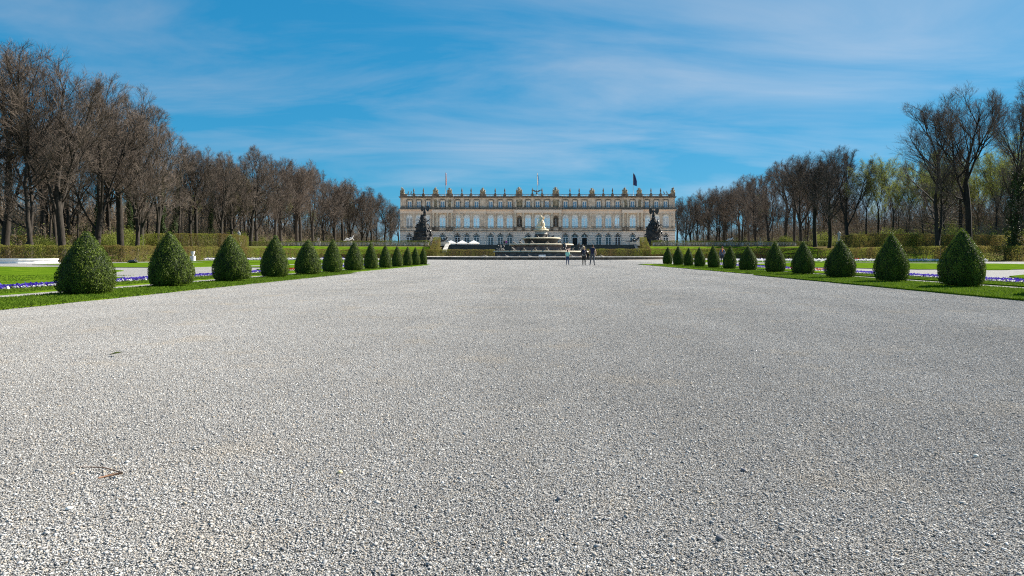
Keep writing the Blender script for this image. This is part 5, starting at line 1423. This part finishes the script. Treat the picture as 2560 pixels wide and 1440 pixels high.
        v, f = leaf_quads(cs, ns_, rng.uniform(0.14, 0.30, len(cs)), 0.6, 0.8)
        iv = np_mesh('ivy', v, f, M['ivy'], attrs={'tint': np.repeat(rng.random(len(cs)), 4)})
    zmax = float(V2[:, 2].max())
    return trunk, twigs, lf, iv, zmax
TREES = {
 'a': make_tree(101, fork=0.42, nl=3, tilt=13, spread=0.9, env=(0.22,0.40)),
 'b': make_tree(102, fork=0.24, nl=4, tilt=18, spread=0.9, env=(0.26,0.42)),
 'c': make_tree(103, fork=0.34, nl=4, tilt=22, spread=0.95, env=(0.28,0.40)),
 'd': make_tree(104, fork=0.28, nl=4, tilt=22, spread=0.95, env=(0.27,0.42)),
 'e': make_tree(105, fork=0.09, nl=2, tilt=10, spread=0.95, env=(0.23,0.42)),
 'thin': make_tree(106, env=(0.15,0.30), fork=None, crown0=0.42, spread=0.6, dens=0.72, slim=0.62),
 'thin2': make_tree(109, env=(0.17,0.30), fork=0.45, nl=3, tilt=14, spread=0.65, dens=0.72, slim=0.6),
 'spring': make_tree(107, env=(0.21,0.36), fork=0.32, nl=3, tilt=17, spread=0.8, dens=0.72, slim=0.6, leaves=11000, leafz=0.2),
 'ivy': make_tree(108, fork=0.05, nl=2, tilt=11, spread=0.9, ivy=0.62, env=(0.25,0.40)),
 'ivythin': make_tree(110, env=(0.14,0.34), fork=None, crown0=0.35, spread=0.6, dens=0.7, slim=0.8, ivy=0.72),
}
def tree(kind, px, d, ytop, label, group, rz=None, wide=1.0, rnd=random.Random(5)):
    x = X(px, d); gz0 = float(ground_z(x, d))
    tm_, tw, lf, iv, zmax = TREES[kind]
    H = Z(ytop, d)-gz0
    s = H/zmax
    t = thing('bare_tree' if lf is None else 'budding_tree', (x, d, gz0), rnd.uniform(0, 6.28) if rz is None else rz, label, 'tree', group)
    t.scale = (s*wide, s*wide, s)
    link('trunk', tm_, t); link('crown', tw, t)
    if lf: link('young_leaves', lf, t)
    if iv: link('ivy', iv, t)
    return t
def sil(px):
    """height in the picture of the tree line"""
    return float(np.interp(px, [-300,0,60,130,200,270,320,380,430,452,475,500,545,590,640,690,740,800,850,900,950,990,1030, 1640,1700,1750,1790,1830,1870,1920,1950,2000,2060,2120,2150,2200,2250,2310,2410,2500,2700],
                              [60,85,92,118,145,185,212,258,300,345,358,360,372,366,362,380,392,420,440,460,485,510,535, 520,497,470,455,457,435,424,396,380,370,356,372,372,300,229,206,194,185]))
rnd = random.Random(21)
# big limes close to the parterre, white pool side
for kind, px, d, yt, lab, wd in (
   ('d',-75,90,70,'huge bare lime tree at the near end of the wood, white pool side',1.15),
   ('b',12,97,84,'huge bare forked lime tree towering behind the white pool',1.15),
   ('e',72,93,96,'huge bare lime tree with leaning twin trunks behind the white pool',1.15),
   ('c',157,97,124,'broad bare lime tree with stout dark trunk behind the hedge, white pool side',1.12),
   ('b',242,110,168,'bare lime tree with dark trunk just behind the largest white pool side topiary',1.12),
   ('a',305,122,206,'tall bare lime tree standing in from the tall hedge, white pool side',1.2),
   ('d',352,136,252,'bare lime tree with wide ascending limbs behind the tall hedge',1.1),
   ('c',392,146,296,'last bare lime tree of the tall group before the tree line drops',1.1)):
    tree(kind, px, d, yt, lab, 'tall limes near the parterre', wide=wd)
# ivy covered ones
for px, d, yt, kd, lab in ((446,158,335,'thin2','slim bare tree filling the dip in the tree line beside the ivy wrapped pair'), (478,168,354,'c','round headed bare tree at the dip in the tree line before the avenue'),
                       (402,160,372,'ivythin','slim tree with dark ivy sleeve behind the tall hedge, beside a twin'), (430,164,350,'ivythin','slim tree wrapped in dark ivy to half its height, by the tall hedge'),
                       (345,160,345,'ivythin','ivy wrapped tree half hidden behind the bare limes'), (524,188,415,'ivythin','dark ivy wrapped tree at the start of the avenue, white pool side')):
    tree(kd, px, d, yt, lab, 'ivy wrapped trees')
# limes opposite
for kind, px, d, yt, lab, wd in (
   ('e',2343,117,229,'tall bare twin trunked lime tree before the budding wood',1.3),
   ('a',2425,113,206,'tall bare lime tree with one straight trunk beside the twin trunked one',1.1),
   ('ivy',2528,107,193,'great lime tree with both trunks smothered in dark ivy',0.95),
   ('a',2620,104,186,'tall bare lime tree past the great ivy clad lime',0.95),
   ('d',2120,172,356,'round headed bare tree standing tallest at the near end of the avenue opposite the pool',1.1)):
    tree(kind, px, d, yt, lab, 'tall limes near the parterre', wide=wd)
# the avenues
nth = ['first','second','third','fourth','fifth','sixth','seventh','eighth','ninth','tenth','eleventh','twelfth','thirteenth','fourteenth','fifteenth','sixteenth','seventeenth','eighteenth','nineteenth','last']
def avenue(side, dlist, xrow, group, label):
    for i, d in enumerate(dlist):
        x = xrow + rnd.uniform(-1.5, 1.5); px = CX + x*F/d
        tree(rnd.choice('abcdea'), px, d, sil(px)+rnd.uniform(-3, 8), label % nth[i], group, wide=rnd.uniform(1.05, 1.3))
avenue(-1, [170,178,187,196,205,214,224,234,245,256,268,280,293,306,320,335,350,366,384,404], -84, 'avenue of limes on the white pool side', 'bare avenue lime, %s from the garden end of the row on the white pool side')
avenue(1, [182,191,200,210,220,231,243,255,268,282,296,311,327,344,362,382], 78, 'avenue of limes opposite the white pool', 'bare avenue lime, %s from the garden end of the row opposite the white pool')
# the wood behind
def wood(pxs, drange, n, kinds, dy, label, group, xmin):
    made = 0; tries = 0
    while made < n and tries < n*30:
        tries += 1
        px = rnd.uniform(*pxs); d = rnd.uniform(*drange)
        if abs(X(px, d)) < xmin: continue
        yt = sil(px)+rnd.uniform(*dy)
        if Z(yt, d) > 34: yt = CY - (rnd.uniform(24, 32)-EYE)*F/d
        tree(rnd.choice(kinds), px, d, yt, label, group, wide=rnd.uniform(0.8, 1.05)); made += 1
wood((-200,430), (104,160), 8, ['b','c','d','a'], (8,50), 'big bare lime tree standing among the tall group, white pool side', 'tall limes near the parterre', 66)
wood((-260,470), (118,190), 40, ['thin','thin2','thin','a','ivythin'], (70,190), 'slender bare tree in the wood behind the tall limes, white pool side', 'wood behind the white pool', 74)
wood((440,1000), (200,430), 60, ['thin','a','c','thin2','d','spring'], (8,60), 'tree deep in the wood behind the avenue, white pool side', 'wood behind the avenue, white pool side', 92)
wood((330,560), (220,400), 34, ['thin','thin2','spring','a'], (40,140), 'slender tree far back where the tree line dips, white pool side', 'wood where the tree line dips', 98)
wood((1690,2140), (190,420), 46, ['thin','a','thin2','d','c','spring'], (8,55), 'tree deep in the wood behind the avenue, opposite the white pool', 'wood behind the avenue, opposite the white pool', 86)
for px, d, yt in ((2165,168,392),(2195,176,378),(2230,165,388),(2270,178,400),(2310,160,404),(2360,172,396),(2400,156,402),(2450,165,390),(2490,150,372),(2550,140,340),(2600,150,360)):
    tree('spring', px, d, yt+rnd.uniform(-6,14), 'slender tree hazed with young yellow green leaves behind the tall pale hedge', 'budding trees opposite the white pool')
wood((2140,2720), (150,260), 60, ['thin','spring','spring','thin2','ivythin'], (95,210), 'slender tree in the wood behind the tall pale hedge', 'wood behind the tall pale hedge', 86)
for px, d, yt in ((600,232,455),(575,240,450),(618,226,470)):
    tree('spring', px, d, yt, 'tree with yellow green young leaves glowing between the avenue trunks', 'budding trees behind the avenue')

# undergrowth and brushwood that close the wood near the ground: a thicket tile, repeated through the wood
def thicket_tile(S, nsap, nleaf, hmax, seed):
    rng = np.random.default_rng(seed)
    x, y = rng.uniform(-S/2, S/2, (2, nsap)); L = rng.uniform(0.35, 1.0, nsap)*hmax
    pts = grow(np.stack([x, y, 0*x-0.3], -1), np.stack([rng.normal(0,0.15,nsap), rng.normal(0,0.15,nsap), np.ones(nsap)], -1), L, 5, 0.05, 0.07, rng)
    p2, L2, _ = sprout(pts, L, 9, (0.2, 1), (25, 60), 0.33, 4, 0.05, 0.1, rng)
    p3, L3, _ = sprout(p2, np.maximum(L2, 1.2), 6, (0.1, 1), (25, 60), 0.5, 3, 0.03, 0.1, rng)
    V, Fq = cat([ribbons(pts, rng.uniform(0.03,0.08,nsap), np.full(nsap,0.015), rng), ribbons(p2, np.full(len(p2),0.024), np.full(len(p2),0.01), rng), ribbons(p3, np.full(len(p3),0.020), np.full(len(p3),0.01), rng)])
    nc = 26; cc_ = np.stack([rng.uniform(-S/2, S/2, nc), rng.uniform(-S/2, S/2, nc), rng.uniform(0.4, 0.30*hmax, nc)], -1); cr_ = rng.uniform(1.0, 2.6, nc)
    w_ = rng.integers(0, nc, nleaf)
    c = cc_[w_] + rng.normal(0, 0.55, (nleaf, 3))*cr_[w_][:, None]; c[:, 2] = np.abs(c[:, 2])
    v, f = leaf_quads(c, np.zeros((nleaf, 3)), rng.uniform(0.12, 0.34, nleaf), 1.0, 0.5)
    tint = np.concatenate([np.zeros(len(V)), np.repeat(np.clip(rng.random(nc)[w_]*0.8+rng.random(nleaf)*0.3, 0, 1), 4)])
    mid = np.concatenate([np.zeros(len(Fq), int), np.ones(len(f), int)])
    return np_mesh('undergrowth', np.concatenate([V, v]), np.concatenate([Fq, f+len(V)]), [M['sapling'], M['brush']], attrs={'tint': tint}, midx=mid)
def thicket(s, x0, x1, y0, y1, S, mesh, label):
    o = link('undergrowth', mesh); tag(o, label, 'undergrowth', kind='stuff')
    ng = bpy.data.node_groups.new('thicket', 'GeometryNodeTree')
    ng.interface.new_socket('Geometry', in_out='INPUT', socket_type='NodeSocketGeometry'); ng.interface.new_socket('Geometry', in_out='OUTPUT', socket_type='NodeSocketGeometry')
    N, L = ng.nodes, ng.links
    gi, go = N.new('NodeGroupInput'), N.new('NodeGroupOutput')
    nxs, nys = int((x1-x0)/S)+1, int((y1-y0)/S)+1
    gr = N.new('GeometryNodeMeshGrid'); gr.inputs['Size X'].default_value = (nxs-1)*S; gr.inputs['Size Y'].default_value = (nys-1)*S
    gr.inputs['Vertices X'].default_value = nxs; gr.inputs['Vertices Y'].default_value = nys
    tr = N.new('GeometryNodeTransform'); tr.inputs['Translation'].default_value = (s*(x0+S/2+(nxs-1)*S/2), y0+S/2+(nys-1)*S/2, 0); L.new(gr.outputs['Mesh'], tr.inputs['Geometry'])
    pos = N.new('GeometryNodeInputPosition'); sp = N.new('ShaderNodeSeparateXYZ'); L.new(pos.outputs[0], sp.inputs[0])
    mr = N.new('ShaderNodeMapRange'); mr.interpolation_type = 'SMOOTHSTEP'; mr.inputs['From Min'].default_value = 84; mr.inputs['From Max'].default_value = 192; mr.inputs['To Max'].default_value = 3.4
    L.new(sp.outputs['Y'], mr.inputs['Value'])
    cz = N.new('ShaderNodeCombineXYZ'); L.new(mr.outputs[0], cz.inputs[2])
    rj = N.new('FunctionNodeRandomValue'); rj.data_type = 'FLOAT_VECTOR'; rj.inputs[0].default_value = (-S*0.2,-S*0.2,-0.3); rj.inputs[1].default_value = (S*0.2,S*0.2,0)
    va = N.new('ShaderNodeVectorMath'); va.operation = 'ADD'; L.new(cz.outputs[0], va.inputs[0]); L.new(rj.outputs[0], va.inputs[1])
    sp_ = N.new('GeometryNodeSetPosition'); L.new(tr.outputs[0], sp_.inputs['Geometry']); L.new(va.outputs[0], sp_.inputs['Offset'])
    iop = N.new('GeometryNodeInstanceOnPoints'); L.new(sp_.outputs[0], iop.inputs['Points']); L.new(gi.outputs[0], iop.inputs['Instance'])
    rv = N.new('FunctionNodeRandomValue'); rv.data_type = 'FLOAT_VECTOR'; rv.inputs[0].default_value = (0,0,0); rv.inputs[1].default_value = (0,0,6.28); rv.inputs['Seed'].default_value = 3
    L.new(rv.outputs[0], iop.inputs['Rotation'])
    rs = N.new('FunctionNodeRandomValue'); rs.data_type = 'FLOAT'; rs.inputs[2].default_value = 0.75; rs.inputs[3].default_value = 1.2; rs.inputs['Seed'].default_value = 9
    L.new(rs.outputs[1], iop.inputs['Scale'])
    L.new(iop.outputs[0], go.inputs[0])
    o.modifiers.new('thicket', 'NODES').node_group = ng
tall_t = thicket_tile(16, 125, 7500, 14.0, 5); low_t = thicket_tile(12, 40, 4200, 5.0, 6)
for s, side in ((-1,'on the white pool side'), (1,'opposite the white pool')):
    thicket(s, 98, 215, 122, 450, 16, tall_t, 'brown brushwood and green shrubs filling the wood %s' % side)
    thicket(s, 86, 100, 118, 420, 12, low_t, 'low shrubs and saplings along the edge of the wood %s' % side)

def shrub_mesh(seed, n=5200):
    rng = np.random.default_rng(seed)
    nc = 34; th = rng.uniform(0, 6.28, nc); rr = np.sqrt(rng.random(nc))*0.8
    cc_ = np.stack([rr*np.cos(th), rr*np.sin(th), 0.25+rng.random(nc)*(1.05-0.6*rr)], -1)
    w_ = rng.integers(0, nc, n); c = cc_[w_] + rng.normal(0, 0.13, (n, 3)); c[:, 2] = np.abs(c[:, 2])
    v, f = leaf_quads(c, np.zeros((n, 3)), rng.uniform(0.03, 0.075, n), 1.0, 0.6)
    lf = np_mesh('leaves', v, f, M['spring'], attrs={'tint': np.repeat(np.clip(rng.random(nc)[w_]*0.6+rng.random(n)*0.4, 0, 1), 4)})
    p = grow(np.zeros((16, 3)), np.stack([rng.normal(0,0.5,16), rng.normal(0,0.5,16), np.ones(16)], -1), rng.uniform(0.6, 1.2, 16), 5, 0.06, 0.08, rng)
    vv, ff = tubes(p, np.full(16, 0.02), np.full(16, 0.006), 4)
    return lf, np_mesh('stems', vv, ff, M['bark'])
shrubs = [shrub_mesh(1), shrub_mesh(2), shrub_mesh(3)]
for i, (px, d, h, side) in enumerate(((275,128,4.2,0),(318,134,5.0,0),(372,146,3.8,0),(405,152,3.2,0),(-20,112,4.0,0),(110,116,3.5,0),(590,214,5.5,0),(640,222,4.0,0),(478,180,3.6,0),
                                (2150,172,4.5,1),(2185,166,3.6,1),(2230,160,5.0,1),(2290,150,4.2,1),(2380,146,4.8,1),(2470,140,4.0,1),(2545,136,5.0,1),(2060,196,4.2,1),(1965,215,3.8,1))):
    x = X(px, d)
    t = thing('green_shrub', (x, d, float(ground_z(x, d))-0.05), rnd.uniform(0, 6.28), 'shrub in fresh yellow green leaf at the edge of the wood, %s' % ('opposite the white pool' if side else 'white pool side'), 'shrub', 'fresh green shrubs edging the wood')
    t.scale = (h*0.75, h*0.75, h*0.8)
    lf, stm = shrubs[i % 3]; link('leaves', lf, t); link('stems', stm, t)

# ------------------------------------------------------------------ people
def plain(name, c, rough=0.8): return material(name, c, tuple(v*1.15 for v in c), scale=8, rough=rough)
def person(loc, rz, H, J, label, rule, mats, hair_c, hair_mat, extra=None, group=None):
    """rule(co) -> material index of a face centre, in the 1.75 m body's own space"""
    t = thing('person', loc, rz, label, 'person', group)
    me = skin_mesh('body', J, HUMAN_E, mats, 2)
    for p in me.polygons: p.material_index = rule(p.center)
    mb = MB()
    hx, hy, hz = J['head'][:3]
    skin_i = 0
    for s, k_ in (('L',-1),('R',1)):
        mb.ball((hx+k_*0.082, hy, hz-0.02), (0.014,0.025,0.034), 6, 4, mat=skin_i)
        mb.ball((hx+k_*0.032, hy+0.082, hz+0.005), (0.012,0.010,0.009), 6, 4, mat=len(mats)-1)
        w, h = Vector(J['wr'+s][:3]), Vector(J['ha'+s][:3]); dr = (h-w).normalized()
        sd = dr.cross(Vector((1,0,0))).normalized()
        for q, ln in enumerate((0.075,0.085,0.08,0.062)):
            b = h + dr*0.025 + sd*(0.027-0.018*q)
            mb.tube([b, b+dr*ln*0.5+Vector((0,0.006,0)), b+dr*ln+Vector((-k_*0.012,0.012,0))], [0.0095,0.009,0.007], 5, mat=skin_i)
        b = w.lerp(h, 0.55) + sd*0.03
        mb.tube([b, b+sd*0.03+dr*0.025, b+sd*0.035+dr*0.06], [0.011,0.010,0.008], 5, mat=skin_i)
    mb.ball((hx, hy+0.098, hz-0.02), (0.014,0.022,0.024), 6, 4, mat=skin_i)
    mb.ball((hx, hy+0.085, hz-0.065), (0.026,0.010,0.007), 6, 4, mat=len(mats)-1)
    merge_mesh(me, mb, 'body')
    s = H/1.76; t.scale = (s, s, s)
    link('body', me, t)
    hb = MB()
    for c, r in hair_c: hb.ball((hx+c[0], hy+c[1], hz+c[2]), r, 12, 8, jit=0.06)
    hb.build('hair', hair_mat, t)
    if extra: extra(t)
    return t
sk = M['skin']; shoe = plain('dark_shoes', (0.02,0.02,0.02)); dark = plain('dark_features', (0.05,0.03,0.025))
black = plain('black_cloth', (0.012,0.013,0.016)); charcoal = plain('charcoal_cloth', (0.035,0.038,0.05)); denim = plain('blue_denim', (0.02,0.05,0.12)); mint = plain('mint_cloth', (0.33,0.66,0.52))
greyj = plain('grey_trousers', (0.06,0.07,0.085)); creamc = plain('cream_cloth', (0.62,0.60,0.52)); navy = plain('navy_cloth', (0.02,0.022,0.05))
brownhair = plain('brown_hair', (0.05,0.025,0.015)); blond = plain('fair_hair', (0.42,0.30,0.16)); blackhair = plain('dark_hair', (0.015,0.011,0.01)); redhair = plain('auburn_hair', (0.16,0.05,0.025))
hairshort = [((0,-0.018,0.035),(0.092,0.098,0.082)), ((0,-0.05,-0.01),(0.078,0.06,0.08))]
def clothes(sleeve, waist=0.98, shirt=1, trousers=2, shoes=3, hem=None):
    def f(c):
        if c.z < 0.085: return shoes
        arm = abs(c.x) > 0.195 and c.z > 0.74
        if arm: return shirt if c.z > sleeve else 0
        if c.z < waist: return trousers
        if c.z > 1.475: return 0
        return shirt
    return f
px, d = 1419, 62.0
J = human({'knL':(-0.10,0.06,0.50,0.062),'anL':(-0.10,0.10,0.11,0.04),'toeL':(-0.11,0.24,0.05,0.034),'anR':(0.105,-0.10,0.11,0.04),'toeR':(0.115,0.02,0.04,0.034),'elR':(0.27,-0.05,1.14,0.046),'wrR':(0.28,0.06,0.95,0.032),'haR':(0.27,0.12,0.90,(0.03,0.04))}, 1.3)
person((X(px,d), d, 0.004), R(6), Z(624.6,d), J, 'child in mint green shirt and blue jeans walking towards the fountain', clothes(1.2, 1.0), [sk,mint,denim,shoe,dark], hairshort, brownhair, group='walkers before the fountain')
px, d = 1460, 59.5
J = human({'elL':(-0.27,-0.02,1.14,0.06),'elR':(0.27,-0.02,1.14,0.06)}, 1.3)
def rule2(c):
    if c.z < 0.085: return 3
    if abs(c.x) > 0.195 and c.z > 0.74: return 1 if c.z > 0.9 else 0
    if c.z < 0.93: return 2
    if c.z > 1.475: return 0
    return 5 if c.z < 1.0 else 1
W2 = Z(616,d)
w2 = person((X(px,d), d, 0.004), R(-4), W2, J, 'fair haired walker in dark jacket and black trousers wearing a backpack', rule2, [sk,black,black,shoe,dark,creamc],
       [((0,-0.02,0.03),(0.10,0.105,0.095)), ((0,-0.06,-0.04),(0.09,0.06,0.09)), ((0.0,-0.06,0.09),(0.05,0.05,0.05))], blond, group='walkers before the fountain')
bp = thing('backpack', (X(px,d)-0.01, d, 0.004), R(-4), 'dark blue backpack on the fair haired walker\'s back', 'backpack')
s_ = W2/1.76; bp.scale = (s_,)*3
MB().ball((0,-0.20,1.20),(0.16,0.10,0.24),12,9).build('bag', navy, bp)
MB().ball((0,-0.285,1.12),(0.11,0.045,0.11),10,7).build('pocket', charcoal, bp)
for s in (-1,1): MB().tube([(s*0.10,-0.14,1.40),(s*0.115,0.02,1.475),(s*0.12,0.125,1.36),(s*0.13,0.09,1.15),(s*0.12,-0.14,1.06)],[0.014]*5,5).build('strap', navy, bp)
px, d = 1481, 59.0
J = human({'elL':(-0.29,0.02,1.16,0.05),'wrL':(-0.34,0.12,0.98,0.036),'haL':(-0.35,0.17,0.93,(0.03,0.04)),'elR':(0.27,-0.06,1.13,0.046),'wrR':(0.30,-0.04,0.90,0.034),
           'knL':(-0.13,0.08,0.50,0.066),'anL':(-0.19,-0.04,0.10,0.042),'toeL':(-0.22,0.09,0.045,0.036),'knR':(0.12,0.0,0.50,0.066),'anR':(0.17,-0.06,0.10,0.042),'toeR':(0.20,0.07,0.04,0.036)}, 1.18)
M3 = Z(611,d)
person((X(px,d), d, 0.004), R(-8), M3, J, 'tall man in sleeveless dark top and grey trousers walking towards the fountain', clothes(1.34, 0.97), [sk,navy,greyj,shoe,dark], hairshort, blackhair, group='walkers before the fountain')
jk = thing('carried_jacket', (X(px,d), d, 0.004), R(-8), 'dark jacket hanging over the tall man\'s forearm', 'jacket'); s_ = M3/1.76; jk.scale = (s_,)*3
mb = MB(); mb.ball((-0.35,0.10,0.97),(0.10,0.12,0.07),10,6); 
for q in range(5): mb.tube([(-0.39+0.02*q,0.04+0.03*q,0.98),(-0.40+0.025*q,0.05+0.03*q,0.75),(-0.42+0.05*q,0.05+0.02*q,0.52+0.05*(q%2))],[0.05,0.07,0.03],7)
mb.build('cloth', black, jk)
# woman behind the topiary
px, d = 1805.5, 62.5
J = human({'elL':(-0.26,0.05,1.14,0.06),'wrL':(-0.14,0.20,1.12,0.04),'haL':(-0.08,0.22,1.12,0.04)}, 1.15)
orangec = plain('orange_scarf', (0.75,0.20,0.05)); slate = plain('slate_jacket', (0.10,0.11,0.16))
def scarf(t):
    MB().lathe([(0.075,-0.03),(0.10,0.0),(0.085,0.05),(0.06,0.07)], (0,0.01,1.46), 12).ball((0.03,0.12,1.34),(0.06,0.03,0.13),8,6).build('scarf', orangec, t)
person((X(px,d), d, 0.004), R(180), Z(616.8,d), J, 'auburn haired woman with orange scarf and grey jacket standing behind the topiary', clothes(0.9, 0.95), [sk,slate,charcoal,shoe,dark],
       [((0,-0.02,0.03),(0.10,0.10,0.095)), ((0,-0.05,-0.05),(0.095,0.065,0.11))], redhair, scarf)
# visitors on the terrace
purple = plain('purple_cloth', (0.26,0.03,0.26))
for px, yt, col, lab in ((1265.5,593.5,purple,'visitor in purple top standing on the terrace beyond the fountain'), (1260.5,594.5,black,'visitor in black beside the one in purple on the terrace')):
    d = 196.0
    person((X(px,d), d, TERR-0.31), R(170 if col is purple else 20), 1.74, human({}, 1.15), lab, clothes(0.9, 0.95), [sk,col,black,shoe,dark], hairshort, blackhair if col is black else blond, group='visitors on the terrace')

# ------------------------------------------------------------------ small things on the gravel
def gpos(px, py): d = EYE*F/(py-CY); return X(px, d), d
x, y = gpos(268,1198)
t = thing('fallen_twig', (x, y, 0.012), 0, 'small reddish forked twig lying on the gravel', 'twig')
x1, y1 = gpos(196,1181); x2, y2 = gpos(246,1208); xj, yj = gpos(306,1196)
twm = material('reddish_twig', (0.12,0.06,0.035), (0.22,0.12,0.07), scale=40, rough=0.7)
MB().tube([(xj-x,yj-y,0.012),((xj+x1)/2-x+0.0,(yj+y1)/2-y+0.02,0.016),(x1-x,y1-y,0.012)],[0.003,0.0022,0.0013],6).build('thin_branch', twm, t)
MB().tube([(xj-x,yj-y,0.012),((xj+x2)/2-x,(yj+y2)/2-y-0.004,0.012),(x2-x,y2-y,0.010)],[0.0042,0.0045,0.0038],6).build('thick_branch', twm, t)
def pebble(px, py, r, col, label):
    x, y = gpos(px, py)
    t = thing('loose_stone', (x, y, 0.006), random.random()*6, label, 'stone', 'larger loose stones on the gravel')
    MB().ball((0,0,r*0.3),(r*0.9,r*0.72,r*0.5),9,7,jit=0.28).build('stone', plain('stone_tone', col), t)
pebble(173,1277,0.014,(0.78,0.77,0.74),'bright white pebble, the largest white one on the gravel')
pebble(850,1186,0.013,(0.62,0.52,0.28),'yellowish pebble alone on the gravel')
pebble(1800,1352,0.017,(0.14,0.14,0.15),'large dark grey pebble on the gravel')
pebble(1398,1252,0.014,(0.17,0.17,0.18),'dark grey pebble beside the middle of the walk')
pebble(1858,1180,0.014,(0.12,0.12,0.14),'blackish pebble lying past the large dark one')
pebble(2440,1145,0.015,(0.55,0.53,0.47),'pale buff pebble at the side of the walk')
pebble(318,1160,0.012,(0.50,0.49,0.46),'light grey pebble lying just past the forked twig')
x, y = gpos(289,892)
t = thing('fallen_leaf', (x, y, 0.02), 0.4, 'small curled green leaf lying on the gravel', 'leaf')
MB().add([(-0.05,0,0.0),(0,-0.02,0.012),(0.055,0,0.02),(0,0.022,0.02),(-0.05,0,0.004),(0,-0.02,0.016),(0.055,0,0.024),(0,0.022,0.024)],[(0,1,2,3),(7,6,5,4),(0,4,5,1),(1,5,6,2),(2,6,7,3),(3,7,4,0)]).build('blade', M['dhedge'], t)
